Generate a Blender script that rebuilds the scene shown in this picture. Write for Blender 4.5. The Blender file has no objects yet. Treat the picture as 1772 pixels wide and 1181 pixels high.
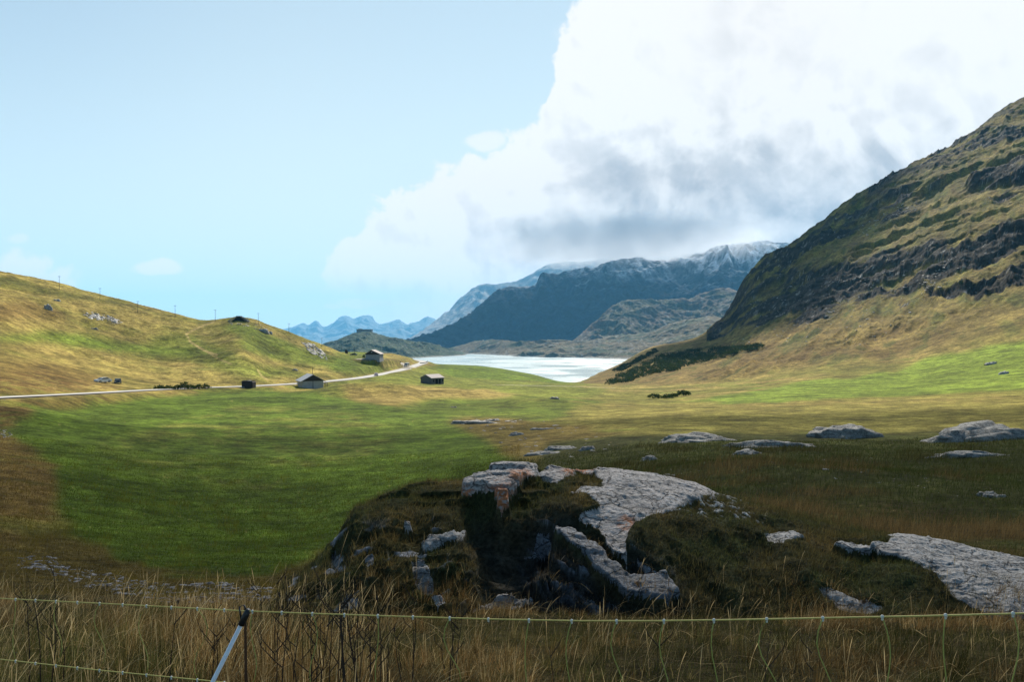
import bpy, math, random
import numpy as np
from mathutils import Vector, Matrix
R = math.radians
random.seed(7)
rng = np.random.default_rng(7)
scene = bpy.context.scene
col = scene.collection
FX, CX, CY = 1390.0, 886.0, 590.0

# ------------------------------------------------------------------ camera
cam_d = bpy.data.cameras.new('camera'); cam = bpy.data.objects.new('camera', cam_d); col.objects.link(cam)
cam_d.sensor_width = 36; cam_d.lens = 36 * FX / 1772
cam_d.clip_start = 0.05; cam_d.clip_end = 200000
cam.location = (0, 0, 0); cam.rotation_euler = (R(90), 0, 0)
scene.camera = cam
scene.view_settings.view_transform = 'Standard'; scene.view_settings.look = 'None'
scene.cycles.volume_bounces = 2
scene.view_settings.exposure = 0.7; scene.view_settings.gamma = 1
SUN_EL, SUN_AZ = 40.0, 14.0        # azimuth from +Y towards +X

# ------------------------------------------------------------------ node helper
class NT:
    def __init__(s, nt): s.nt = nt
    def n(s, t, **kw):
        nd = s.nt.nodes.new(t)
        for k, v in kw.items():
            if k.startswith('i_'):
                k = k[2:]
                k = int(k) if k.isdigit() else k.replace('_', ' ')
                nd.inputs[k].default_value = v
            else: setattr(nd, k, v)
        return nd
    def l(s, a, b): s.nt.links.new(a, b)
    def m(s, op, a, b=None, c=None, clamp=False):
        nd = s.nt.nodes.new('ShaderNodeMath'); nd.operation = op; nd.use_clamp = clamp
        for i, v in enumerate((a, b, c)):
            if v is None: continue
            if isinstance(v, (int, float)): nd.inputs[i].default_value = v
            else: s.l(v, nd.inputs[i])
        return nd.outputs[0]
    def sm(s, v, a, b, lo=0.0, hi=1.0):
        nd = s.nt.nodes.new('ShaderNodeMapRange'); nd.interpolation_type = 'SMOOTHSTEP'
        s.l(v, nd.inputs[0])
        for i, x in zip((1, 2, 3, 4), (a, b, lo, hi)): nd.inputs[i].default_value = x
        return nd.outputs[0]
    def mix(s, f, a, b, mode='MIX'):
        nd = s.nt.nodes.new('ShaderNodeMix'); nd.data_type = 'RGBA'; nd.blend_type = mode
        for i, v in ((0, f), (6, a), (7, b)):
            if isinstance(v, (int, float)): nd.inputs[i].default_value = v
            elif isinstance(v, tuple): nd.inputs[i].default_value = (*v, 1) if len(v) == 3 else v
            else: s.l(v, nd.inputs[i])
        return nd.outputs[2]

# ------------------------------------------------------------------ world
world = bpy.data.worlds.new('World'); scene.world = world; world.use_nodes = True
W = NT(world.node_tree); world.node_tree.nodes.clear()
WS = 0.08
sky = W.n('ShaderNodeTexSky', sky_type='NISHITA', sun_disc=False, sun_elevation=R(SUN_EL), sun_rotation=R(SUN_AZ),
          altitude=1900, air_density=1.0, dust_density=0.6, ozone_density=1.6)
tc = W.n('ShaderNodeTexCoord'); sx = W.n('ShaderNodeSeparateXYZ'); W.l(tc.outputs['Generated'], sx.inputs[0])
yy = W.m('MAXIMUM', sx.outputs[1], 0.02)
U = W.m('ADD', W.m('MULTIPLY', W.m('DIVIDE', sx.outputs[0], yy), 1.39), 0.886)       # east-west across the valley mouth
V = W.m('SUBTRACT', 0.590, W.m('MULTIPLY', W.m('DIVIDE', sx.outputs[2], yy), 1.39))   # tangent of the elevation
cb = W.n('ShaderNodeCombineXYZ'); W.l(U, cb.inputs[0]); W.l(V, cb.inputs[1])
def wn(scale, det, rough, dist=0.0, off=0.0):
    n = W.n('ShaderNodeTexNoise', i_Scale=scale, i_Detail=det, i_Roughness=rough, i_Distortion=dist, noise_dimensions='4D', i_W=off)
    W.l(cb.outputs[0], n.inputs['Vector']); return n.outputs[0]
front = W.sm(sx.outputs[1], 0.1, 0.35)
fc = W.n('ShaderNodeFloatCurve'); W.l(W.m('DIVIDE', U, 2.0, clamp=True), fc.inputs[1])
pts = [(0, .60), (.50, .55), (.565, .50), (.590, .455), (.615, .425), (.66, .372), (.74, .328), (.80, .295), (.87, .262), (.93, .235),
       (.955, .15), (.975, .09), (1.02, .03), (1.06, -.05), (1.15, -.25), (1.4, -.35), (2.0, -.35)]
cv = fc.mapping.curves[0]
mp = lambda p: (p[0] / 2, (p[1] + .4) / 1.0)
cv.points[0].location = mp(pts[0]); cv.points[1].location = mp(pts[-1])
for p in pts[1:-1]: cv.points.new(*mp(p))
fc.mapping.update()
vtop = W.m('SUBTRACT', fc.outputs[0], 0.4)
n1 = wn(4.2, 12, .58, .25, 1.0); bl = W.m('MULTIPLY', W.m('ABSOLUTE', W.m('SUBTRACT', wn(8.5, 9, .52, .35, 12.0), .5)), 2.0); bl2 = W.m('MULTIPLY', W.m('ABSOLUTE', W.m('SUBTRACT', wn(22, 8, .55, .2, 31.0), .5)), 2.0); n2 = wn(16, 8, .55, .2, 3.0); n3 = wn(2.2, 6, .5, .2, 7.0)
ns = W.m('ADD', W.m('ADD', W.m('MULTIPLY', W.m('SUBTRACT', n1, .5), .20), W.m('MULTIPLY', W.m('SUBTRACT', n2, .5), .06)), W.m('ADD', W.m('MULTIPLY', W.m('SUBTRACT', .22, bl), .16), W.m('MULTIPLY', W.m('SUBTRACT', .22, bl2), .06)))
d_top = W.m('ADD', W.m('SUBTRACT', V, vtop), ns)
a_top = W.sm(d_top, -0.008, 0.016)
# ragged lower edge on the left side, thin veil under it
vbot = W.m('ADD', .490, W.m('MULTIPLY', W.m('SUBTRACT', n1, .5), .12))
d_bot = W.m('SUBTRACT', W.m('ADD', vbot, W.m('MULTIPLY', W.m('MAXIMUM', W.m('SUBTRACT', U, .66), 0.0), .35)), V)
a_bot = W.sm(d_bot, -0.03, 0.03)
main_a = W.m('MULTIPLY', a_top, a_bot)
veil = W.m('MULTIPLY', W.m('MULTIPLY', W.sm(U, .60, .80), W.sm(V, .40, .52)), W.sm(U, 1.9, 1.2))
veil = W.m('MULTIPLY', veil, .75)
def blob(cx, cy, rx, ry, amp=.9, soft=.25):
    a = W.m('DIVIDE', W.m('SUBTRACT', U, cx), rx); b = W.m('DIVIDE', W.m('SUBTRACT', V, cy), ry)
    r = W.m('SQRT', W.m('ADD', W.m('MULTIPLY', a, a), W.m('MULTIPLY', b, b)))
    f = W.m('ADD', W.m('SUBTRACT', 1.0, r), W.m('MULTIPLY', W.m('SUBTRACT', n2, .5), 2.2))
    return W.m('MULTIPLY', W.sm(f, 0.0, soft * 2), amp)
small = [blob(.035, .50, .125, .075, 1.0, .2), blob(.265, .463, .048, .016, 1.0, .2), blob(.03, .412, .03, .012, .5),
         blob(.840, .245, .042, .018, .75), blob(.912, .235, .028, .014, .8), blob(.985, .060, .035, .03, .4, .4),
         blob(.64, .524, .075, .010, .55), blob(.605, .470, .022, .016, .6), blob(.575, .53, .02, .006, .5)]
al = main_a
for b in small + [veil]: al = W.m('MAXIMUM', al, b)
al = W.m('MULTIPLY', al, front)
# cloud body: white rims, cool grey in the thick lower part
grey_y = W.m('MULTIPLY', W.sm(V, .12, .37), W.sm(V, .50, .44))
grey_x = W.sm(U, .66, 1.15)
gr = W.m('MULTIPLY', W.m('MULTIPLY', grey_y, grey_x), W.sm(d_top, .03, .17))
gr = W.m('MULTIPLY', gr, W.m('ADD', W.m('MULTIPLY', W.m('SUBTRACT', n1, .40), 2.0), .66), clamp=True)
gr = W.m('ADD', W.m('MULTIPLY', gr, .80), W.m('MULTIPLY', W.m('MULTIPLY', W.sm(n3, .46, .66), W.sm(d_top, .05, .15)), .22), clamp=True)
gr = W.m('ADD', gr, W.m('MULTIPLY', W.m('MULTIPLY', W.m('SUBTRACT', bl, .22), W.sm(d_top, .010, .07)), .80), clamp=True)
def wno(dx, dy):
    a = W.n('ShaderNodeVectorMath', operation='ADD'); W.l(cb.outputs[0], a.inputs[0]); a.inputs[1].default_value = (dx, dy, 0)
    n = W.n('ShaderNodeTexNoise', i_Scale=6.5, i_Detail=9.0, i_Roughness=.50, i_Distortion=.35, noise_dimensions='4D', i_W=44.0); W.l(a.outputs[0], n.inputs['Vector']); return n.outputs[0]
rel = W.sm(W.m('SUBTRACT', wno(.012, -.020), wno(0, 0)), -.10, .10)      # billows lit from above
gr = W.m('ADD', gr, W.m('MULTIPLY', W.m('MULTIPLY', W.m('SUBTRACT', rel, .62), .62), W.m('MULTIPLY', W.sm(d_top, .0, .05), W.m('MAXIMUM', W.sm(V, .05, .28), W.sm(U, 1.15, .98)))), clamp=True)
gr = W.m('MULTIPLY', W.m('SUBTRACT', gr, .04), 1.02, clamp=True)
gr = W.m('MULTIPLY', gr, W.sm(V, -.3, .15, .5, 1.0))
K = 1.0 / (WS * 2 ** .7)
ccol = W.mix(gr, (1.02 * K, 1.01 * K, 1.0 * K), (.47 * K, .50 * K, .55 * K))
skyc = W.mix(1.0, sky.outputs[0], (.93, 1.08, 1.0), 'MULTIPLY')
# thin bright air in front of the sun side of the sky
whit = W.m('ADD', W.m('ADD', .44, W.m('MULTIPLY', W.sm(V, -.1, .50), .40)), W.m('MULTIPLY', W.sm(U, 0, .55), .10))
skyc = W.mix(W.m('MULTIPLY', whit, front), skyc, (.83 * K, .95 * K, .945 * K))
fin = W.mix(al, skyc, ccol)
bg = W.n('ShaderNodeBackground'); bg.inputs[1].default_value = WS; W.l(fin, bg.inputs[0])
wo = W.n('ShaderNodeOutputWorld'); W.l(bg.outputs[0], wo.inputs[0])

# ------------------------------------------------------------------ sun
sd = bpy.data.lights.new('sun', 'SUN'); so = bpy.data.objects.new('sun', sd); col.objects.link(so)
sd.energy = 5.0; sd.angle = R(0.5); sd.color = (1.0, .93, .82)
sdir = Vector((math.sin(R(SUN_AZ)) * math.cos(R(SUN_EL)), math.cos(R(SUN_AZ)) * math.cos(R(SUN_EL)), math.sin(R(SUN_EL))))
so.rotation_euler = sdir.to_track_quat('Z', 'Y').to_euler()

# ------------------------------------------------------------------ numpy noise
def _h(ix, iy, iz, seed):
    h = (ix.astype(np.int64) * 374761393 + iy.astype(np.int64) * 668265263 + iz * 2147483647 + seed * 1274126177) & 0xffffffff
    h = ((h ^ (h >> 13)) * 1274126177) & 0xffffffff
    h = ((h ^ (h >> 16)) * 2246822519) & 0xffffffff
    return ((h ^ (h >> 15)) & 0xffffff) / float(0xffffff)
def vn(x, y, seed=0):
    ix = np.floor(x); iy = np.floor(y); fx = x - ix; fy = y - iy
    fx = fx * fx * fx * (fx * (fx * 6 - 15) + 10); fy = fy * fy * fy * (fy * (fy * 6 - 15) + 10)
    ix = ix.astype(np.int64); iy = iy.astype(np.int64)
    a = _h(ix, iy, 0, seed); b = _h(ix + 1, iy, 0, seed); c = _h(ix, iy + 1, 0, seed); d = _h(ix + 1, iy + 1, 0, seed)
    return (a + (b - a) * fx) * (1 - fy) + (c + (d - c) * fx) * fy
def fbm(x, y, o=4, seed=0, g=.5):       # about -1..1
    s = 0; a = 1; t = 0
    for i in range(o):
        s = s + a * (vn(x, y, seed + i * 17) * 2 - 1); t += a; a *= g
        x, y = x * 1.62 - y * 1.18 + 3.1, x * 1.18 + y * 1.62 + 7.7
    return s / t
def ridge(x, y, o=5, seed=0, g=.55):    # 0..1, sharp crests
    s = 0; a = 1; t = 0
    for i in range(o):
        r = 1 - np.abs(vn(x, y, seed + i * 13) * 2 - 1); s = s + a * r * r; t += a; a *= g
        x, y = x * 1.62 - y * 1.18 + 1.3, x * 1.18 + y * 1.62 + 5.1
    return s / t
def vn3(p, seed=0):
    i = np.floor(p); f = p - i; f = f * f * (3 - 2 * f); i = i.astype(np.int64); r = 0
    for dx in (0, 1):
        for dy in (0, 1):
            for dz in (0, 1):
                w = (f[:, 0] if dx else 1 - f[:, 0]) * (f[:, 1] if dy else 1 - f[:, 1]) * (f[:, 2] if dz else 1 - f[:, 2])
                r = r + w * _h(i[:, 0] + dx, i[:, 1] + dy, (i[:, 2] + dz) * 97, seed)
    return r
def fbm3(p, o=4, seed=0, g=.5):
    s = 0; a = 1; t = 0
    for k in range(o):
        s = s + a * (vn3(p, seed + k * 7) * 2 - 1); t += a; a *= g; p = p * 2.03 + 4.7
    return s / t
def ss(x, a, b):
    t = np.clip((x - a) / (b - a), 0, 1); return t * t * (3 - 2 * t)
def mixc(c, m, k): return c * (1 - m[..., None]) + np.array(k) * m[..., None]
def pchip(xk, yk, x):                   # yk (..., n) -> (..., len(x)), monotone cubic
    h = np.diff(xk); dl = np.diff(yk, axis=-1) / h
    m = np.zeros_like(yk)
    w1 = 2 * h[1:] + h[:-1]; w2 = h[1:] + 2 * h[:-1]
    a, b = dl[..., :-1], dl[..., 1:]
    ok = a * b > 0
    with np.errstate(all='ignore'):
        hm = (w1 + w2) / (w1 / np.where(ok, a, 1) + w2 / np.where(ok, b, 1))
    m[..., 1:-1] = np.where(ok, hm, 0); m[..., 0] = dl[..., 0]; m[..., -1] = dl[..., -1]
    i = np.clip(np.searchsorted(xk, x) - 1, 0, len(xk) - 2)
    t = np.clip((x - xk[i]) / h[i], 0, 1); H = h[i]
    return (yk[..., i] * (1 + 2 * t) * (1 - t) ** 2 + m[..., i] * H * t * (1 - t) ** 2
            + yk[..., i + 1] * t * t * (3 - 2 * t) + m[..., i + 1] * H * t * t * (t - 1))
def boxblur(f, r, ax):
    p = np.pad(f, [(r + 1, r) if a == ax else (0, 0) for a in (0, 1)], mode='edge'); c = np.cumsum(p, axis=ax)
    return (c[2 * r + 1:] - c[:-2 * r - 1] if ax == 0 else c[:, 2 * r + 1:] - c[:, :-2 * r - 1]) / (2 * r + 1)
def inpoly(x, y, P):
    r = np.zeros(x.shape, bool); n = len(P)
    for i in range(n):
        x1, y1 = P[i]; x2, y2 = P[(i + 1) % n]
        if y1 == y2: continue
        r ^= ((y1 > y) != (y2 > y)) & (x < (x2 - x1) * (y - y1) / (y2 - y1) + x1)
    return r

# ------------------------------------------------------------------ object helpers
def tag(o, label=None, cat=None, group=None, kind=None):
    if label: o['label'] = label
    if cat: o['category'] = cat
    if group: o['group'] = group
    if kind: o['kind'] = kind
    return o
def empty(name, loc, rz=0, **k):
    o = bpy.data.objects.new(name, None); col.objects.link(o); o.location = loc; o.rotation_euler = (0, 0, rz)
    o.empty_display_size = .3; return tag(o, **k)
def mesh_obj(name, V, F, mat, parent=None, smooth=False, colr=None, **k):
    """V (n,3); F (m,4) / (m,3) int array or list of lists"""
    me = bpy.data.meshes.new(name); V = np.asarray(V, np.float32)
    if isinstance(F, np.ndarray):
        m, q = F.shape
        me.vertices.add(len(V)); me.vertices.foreach_set('co', V.ravel())
        me.loops.add(m * q); me.loops.foreach_set('vertex_index', F.astype(np.int32).ravel())
        me.polygons.add(m); me.polygons.foreach_set('loop_start', np.arange(0, m * q, q, dtype=np.int32))
        me.update(calc_edges=True)
    else:
        me.from_pydata([tuple(map(float, v)) for v in V], [], F); me.update()
    if smooth: me.polygons.foreach_set('use_smooth', np.ones(len(me.polygons), bool))
    if colr is not None:
        at = me.color_attributes.new('col', 'FLOAT_COLOR', 'POINT')
        c = np.ones((len(V), 4), np.float32); c[:, :3] = colr; at.data.foreach_set('color', c.ravel())
    if mat is not None: me.materials.append(mat)
    o = bpy.data.objects.new(name, me); col.objects.link(o); o.parent = parent
    return tag(o, **k)
def grid_faces(nr, nc, keep=None):
    i = np.arange((nr - 1) * (nc - 1)); r = i // (nc - 1); c = i % (nc - 1); a = r * nc + c
    F = np.stack([a, a + 1, a + nc + 1, a + nc], 1)
    return F if keep is None else F[keep.ravel()]
def compact(V, F, C=None):
    u, inv = np.unique(F.ravel(), return_inverse=True)
    return V[u], inv.reshape(F.shape), (None if C is None else C[u])
class MB:                                # small mesh builder in local space
    def __init__(s): s.v = []; s.f = []
    def add(s, v, f):
        b = len(s.v); s.v += [tuple(map(float, q)) for q in v]; s.f += [[i + b for i in q] for q in f]
    def box(s, c, d, rz=0):
        x, y, z = d[0] / 2, d[1] / 2, d[2] / 2; ca, sa = math.cos(rz), math.sin(rz)
        v = [(c[0] + a * x * ca - b * y * sa, c[1] + a * x * sa + b * y * ca, c[2] + e * z) for e in (-1, 1) for a, b in ((-1, -1), (1, -1), (1, 1), (-1, 1))]
        s.add(v, [(3, 2, 1, 0), (4, 5, 6, 7), (0, 1, 5, 4), (1, 2, 6, 5), (2, 3, 7, 6), (3, 0, 4, 7)])
    def prism(s, P, axis_len, ax='y', c=0):  # polygon P in (x,z) extruded along y (centre c) - or (y,z) along x
        n = len(P); v = []
        for q in (-axis_len / 2 + c, axis_len / 2 + c):
            for a, b in P: v.append((a, q, b) if ax == 'y' else (q, a, b))
        s.add(v, [list(range(n))[::-1], list(range(n, 2 * n))] + [(i, (i + 1) % n, (i + 1) % n + n, i + n) for i in range(n)])
    def tube(s, pts, rad, n=8, cap=True):
        pts = [Vector(p) for p in pts]; rad = [rad] * len(pts) if isinstance(rad, (int, float)) else rad; vv = []
        for i, p in enumerate(pts):
            t = (pts[min(i + 1, len(pts) - 1)] - pts[max(i - 1, 0)]).normalized()
            u = t.cross(Vector((0, 0, 1)) if abs(t.z) < .9 else Vector((1, 0, 0))).normalized(); w = t.cross(u)
            vv += [tuple(p + (u * math.cos(2 * math.pi * k / n) + w * math.sin(2 * math.pi * k / n)) * rad[i]) for k in range(n)]
        f = [(i * n + k, i * n + (k + 1) % n, (i + 1) * n + (k + 1) % n, (i + 1) * n + k) for i in range(len(pts) - 1) for k in range(n)]
        if cap: f += [list(range(n))[::-1], list(range((len(pts) - 1) * n, len(pts) * n))]
        s.add(vv, f)
    def ball(s, c, r, n=8, m=5, sq=(1, 1, 1)):
        v = []; f = []
        for j in range(m + 1):
            th = math.pi * j / m
            for k in range(n):
                ph = 2 * math.pi * k / n
                v.append((c[0] + r * sq[0] * math.sin(th) * math.cos(ph), c[1] + r * sq[1] * math.sin(th) * math.sin(ph), c[2] + r * sq[2] * math.cos(th)))
        for j in range(m):
            for k in range(n): f.append((j * n + k, (j + 1) * n + k, (j + 1) * n + (k + 1) % n, j * n + (k + 1) % n))
        s.add(v, f)
    def build(s, name, mat, parent=None, smooth=False, **k):
        return mesh_obj(name, np.array(s.v), s.f, mat, parent, smooth, **k)
def copy_tree(o, parent=None):
    c = o.copy(); col.objects.link(c); c.parent = parent
    for ch in [x for x in list(o.children)]: copy_tree(ch, c)
    return c

# ------------------------------------------------------------------ materials
def mat_new(name):
    m = bpy.data.materials.new(name); m.use_nodes = True; m.node_tree.nodes.clear(); return m, NT(m.node_tree)
def finish(T, bsdf):
    o = T.n('ShaderNodeOutputMaterial'); T.l(bsdf.outputs[0], o.inputs[0])
def plain(name, c, rough=.7, spec=.3, var=.15, scale=8, metallic=0):
    m, T = mat_new(name); b = T.n('ShaderNodeBsdfPrincipled', i_Roughness=rough, i_Metallic=metallic)
    b.inputs['Specular IOR Level'].default_value = spec
    tcx = T.n('ShaderNodeTexCoord'); n = T.n('ShaderNodeTexNoise', i_Scale=scale, i_Detail=5.0); T.l(tcx.outputs['Object'], n.inputs['Vector'])
    lo = tuple(x * (1 - var) for x in c); hi = tuple(min(1, x * (1 + var)) for x in c)
    T.l(T.mix(n.outputs[0], lo, hi), b.inputs['Base Color']); finish(T, b); return m
def terrain_mat(name, scales, amp=.35, bump=((2.0, .1),), spec=.05, stretch=None):
    """vertex-colour albedo broken up by noises at the given world scales (metres per feature)"""
    m, T = mat_new(name); b = T.n('ShaderNodeBsdfPrincipled', i_Roughness=.95); b.inputs['Specular IOR Level'].default_value = spec
    at = T.n('ShaderNodeAttribute', attribute_name='col'); g = T.n('ShaderNodeNewGeometry')
    mpn = T.n('ShaderNodeMapping'); T.l(g.outputs['Position'], mpn.inputs[0])
    if stretch: mpn.inputs['Scale'].default_value = stretch
    v = None
    for s in scales:
        n = T.n('ShaderNodeTexNoise', i_Scale=1.0 / s, i_Detail=6.0, i_Roughness=.65); T.l(mpn.outputs[0], n.inputs['Vector'])
        k = T.sm(n.outputs[0], .30, .70, 1 - amp, 1 + amp)
        v = k if v is None else T.m('MULTIPLY', v, k)
    T.l(T.mix(1.0, at.outputs['Color'], v, 'MULTIPLY'), b.inputs['Base Color'])
    prev = None
    for s, d in bump:
        n = T.n('ShaderNodeTexNoise', i_Scale=1.0 / s, i_Detail=8.0, i_Roughness=.7); T.l(mpn.outputs[0], n.inputs['Vector'])
        bn = T.n('ShaderNodeBump', i_Strength=1.0, i_Distance=d); T.l(n.outputs[0], bn.inputs['Height'])
        if prev is not None: T.l(prev, bn.inputs['Normal'])
        prev = bn.outputs[0]
    if prev is not None: T.l(prev, b.inputs['Normal'])
    finish(T, b); return m

# ------------------------------------------------------------------ near terrain: table of (viewing slope) by azimuth and distance
DK = np.array([2, 4, 6, 9, 13, 20, 30, 45, 65, 100, 140, 200, 270, 350, 450, 600, 800, 1000, 1400.])
NL = [1771, 1285, 1134, 1058]
cols = {
 -900: [1771, 1290, 1140, 1060, 1000, 920, 850, 790, 730, 660, 600, 520, 430, 360, 330, 380, 460, 500, 530],
 -300: [1771, 1290, 1140, 1060, 1000, 930, 870, 810, 755, 702, 668, 610, 530, 460, 425, 470, 550, 590, 605],
 0:    NL + [1012, 962, 892, 824, 768, 712, 674, 634, 572, 512, 468, 500, 560, 600, 615],
 80:   NL + [1014, 970, 904, 836, 778, 726, 690, 652, 606, 545, 483, 515, 565, 600, 615],
 150:  NL + [1016, 976, 914, 846, 788, 737, 702, 668, 630, 570, 503, 530, 570, 600, 615],
 300:  NL + [1020, 986, 935, 868, 806, 748, 712, 686, 661, 610, 542, 560, 590, 605, 614],
 355:  NL + [1021, 988, 940, 872, 809, 750, 714, 688, 667, 610, 553, 575, 600, 608, 616],
 413:  NL + [1022, 990, 945, 878, 812, 753, 716, 690, 671, 602, 548, 590, 610, 618, 625],
 480:  NL + [1022, 990, 945, 880, 814, 754, 718, 692, 674, 634, 567, 592, 612, 630, 640],
 560:  NL + [1022, 988, 940, 878, 814, 755, 719, 692, 675, 648, 599, 610, 630, 650, 640],
 625:  NL + [1020, 984, 934, 872, 812, 755, 719, 694, 676, 652, 622, 609, 640, 660, 640],
 690:  NL + [1018, 975, 925, 865, 808, 754, 719, 692, 677, 655, 632, 616, 642, 660, 640],
 740:  NL + [1015, 965, 915, 858, 805, 752, 719, 699, 682, 665, 648, 628, 648, 660, 640],
 850:  NL + [1008, 950, 895, 840, 792, 746, 720, 702, 682, 669, 659, 637, 654, 660, 640],
 920:  NL + [1003, 940, 885, 832, 784, 741, 718, 702, 685, 672, 664, 648, 656, 660, 640],
 990:  NL + [998, 930, 876, 822, 776, 736, 716, 703, 688, 674, 668, 664, 662, 660, 640],
 1060: NL + [995, 922, 866, 812, 768, 732, 714, 702, 689, 677, 671, 662, 640, 636, 642],
 1130: NL + [992, 916, 858, 804, 762, 728, 712, 701, 689, 678, 668, 646, 612, 601, 625],
 1200: NL + [990, 910, 852, 797, 759, 725, 709, 698, 687, 676, 661, 634, 603, 586, 610],
 1250: NL + [990, 908, 848, 794, 757, 723, 707, 696, 683, 672, 655, 622, 588, 553, 560],
 1300: NL + [990, 906, 846, 792, 756, 722, 706, 694, 680, 668, 646, 604, 545, 470, 480],
 1400: NL + [990, 905, 845, 790, 755, 722, 704, 690, 673, 655, 626, 570, 478, 394, 440],
 1540: NL + [988, 902, 842, 788, 753, 719, 701, 687, 668, 642, 598, 510, 395, 303, 350],
 1650: NL + [986, 900, 838, 785, 750, 715, 697, 681, 655, 618, 556, 448, 325, 243, 300],
 1772: NL + [984, 896, 834, 780, 745, 710, 692, 671, 638, 590, 510, 385, 255, 166, 230],
 2100: [1771, 1280, 1128, 1050, 980, 890, 825, 765, 725, 690, 665, 630, 580, 510, 410, 260, 90, 0, 50],
 2700: [1771, 1280, 1125, 1045, 970, 875, 800, 735, 690, 640, 600, 540, 460, 370, 250, 80, -100, -200, -150]}
CK = np.array(sorted(cols)); TB = np.array([cols[k] for k in CK], float)
PXS = np.concatenate([np.arange(-900, -120, 12.), np.arange(-120, 1900, 2.0), np.arange(1900, 2701, 12.)])
DS = np.concatenate([np.exp(np.linspace(math.log(.5), math.log(2), 12))[:-1], np.exp(np.linspace(math.log(2), math.log(20), 230))[:-1],
                     np.exp(np.linspace(math.log(20), math.log(240), 330))[:-1], np.linspace(240, 1120, 620)[:-1], np.linspace(1120, 1400, 20)])
t1 = pchip(CK, TB.T, PXS)                       # nD x ncol
PYB = pchip(np.log(DK), t1.T, np.log(np.maximum(DS, 2.0))).T   # rows x cols
GP, GD = np.meshgrid(PXS, DS)
GX = (GP - CX) / FX * GD; GY = GD.copy()
GZ = (CY - PYB) / FX * GD
nearm = GD < 2
GZ = np.where(nearm, -1.6 + (GD / 2) ** 1.0 * (-0.1), GZ)
# rock bands of the big slope: lower line, upper line, step height (m)
bands = [([(1222, 588), (1250, 580), (1290, 566), (1340, 552), (1400, 560), (1440, 545), (1500, 528), (1560, 520), (1620, 485), (1700, 462), (1800, 420), (2100, 330)],
          [(1222, 584), (1240, 562), (1270, 520), (1310, 490), (1400, 482), (1450, 475), (1500, 470), (1560, 455), (1620, 440), (1700, 432), (1800, 398), (2100, 300)], 15),
         ([(1290, 500), (1380, 447), (1430, 420), (1480, 398), (1530, 388), (1600, 362), (1690, 348), (1800, 322), (2100, 230)],
          [(1290, 470), (1370, 425), (1430, 385), (1480, 358), (1530, 340), (1600, 333), (1690, 318), (1800, 290), (2100, 200)], 13),
         ([(1500, 325), (1540, 318), (1600, 288), (1660, 262), (1720, 256), (1800, 225)],
          [(1500, 322), (1540, 298), (1600, 262), (1660, 238), (1720, 230), (1800, 190)], 9),
         ([(1560, 470), (1640, 520), (1700, 510), (1800, 478), (2100, 400)],
          [(1560, 468), (1640, 512), (1700, 498), (1800, 455), (2100, 380)], 6)]
CLIFF = np.zeros_like(GZ)
far = GD > 380
bw = fbm(GX / 30, GY / 30, 4, 91) * 17 + fbm(GX / 9, GY / 9, 4, 92) * 7
PY0 = PYB + bw * far
for lo, up, hh in bands:
    yl = np.interp(PXS, *zip(*lo), left=-999, right=-999)[None]; yu = np.interp(PXS, *zip(*up), left=-999, right=-999)[None]
    t = (yl - PY0) / np.maximum(yl - yu, 2)
    on = (PXS[None] > lo[0][0]) & far & (GD < 1005)
    gaps = ss(fbm(GX / 38, GY / 38 + GZ / 25, 4, int(hh)), *((-.42, -.02) if hh == 15 else (-.12, .22)))
    S = np.where(t < 0, 0, np.where(t < 1, t, np.exp(-(t - 1) * .6))) * on * gaps
    GZ += hh * S * .8 * (1 - .72 * ss(GD, 780, 960))
    CLIFF = np.maximum(CLIFF, ss(t, -.1, .12) * (1 - ss(t, .88, 1.12)) * on * gaps)
cw = ridge(GX / 14, GY / 14 + GZ / 9, 4, 5)
GZ += CLIFF * (cw - .56) * 6
# general relief
for L, k in ((90, .012), (35, .014), (12, .016), (4, .02), (1.3, .035), (.45, .05)):
    lim = (.0011 if L > 10 else .0013) * GD * (1 + .9 * (1 - ss(GD, 200, 280)))
    GZ += fbm(GX / L, GY / L, 3, int(L * 10)) * np.minimum(k * L, lim) * ss(GD, L * .8, L * 3)
slope_m = ss(GP, 1150, 1300) * ss(GD, 380, 480)
GZ += slope_m * (ridge((GX - GY * .55) / 22, (GX * .4 + GY) / 70 + fbm(GX / 60, GY / 60, 2, 9) * .6, 4, 77) - .5) * 7.0 * (1 - .3 * ss(GD, 880, 990))
crag = ss(GD, 830, 930) * ss(GP, 1200, 1280)
cr_n = ridge(GX / 34 + 3.3, GY / 70, 5, 990, .6); cr_s = fbm(GX / 42, GY / 90, 2, 991)
GZ += crag * ((cr_n - .62) * 10 + (np.floor(cr_s * 4) / 4) * 7)
hill_m = (1 - ss(GP, 560, 640)) * ss(GD, 250, 300) * (1 - ss(GD, 440, 520))
GZ += hill_m * fbm(GX / 30, GY / 16, 4, 55) * 1.5 + hill_m * (ridge(GX / 11, GY / 7, 4, 56) - .5) * .8
# shallow hummock in the meadow
def bump_at(px, D, rx, ry, h):
    x = (px - CX) / FX * D
    return h * np.exp(-((GX - x) / rx) ** 2 - ((GY - D) / ry) ** 2)
GZ += bump_at(640, 235, 16, 20, 4.0) + bump_at(780, 260, 14, 16, 1.6) + bump_at(482, 266, 8, 7, 1.1) + bump_at(385, 240, 13, 7, 1.0) + bump_at(480, 190, 16, 12, .9) + bump_at(950, 210, 14, 14, 1.5) + bump_at(60, 92, 14, 9, 1.2) + bump_at(1250, 33, 6, 6, .75) + bump_at(1080, 24, 3.5, 5, .5) \
    + bump_at(1500, 28, 5, 5, .4) + bump_at(835, 650, 40, 50, 1.5)
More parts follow.
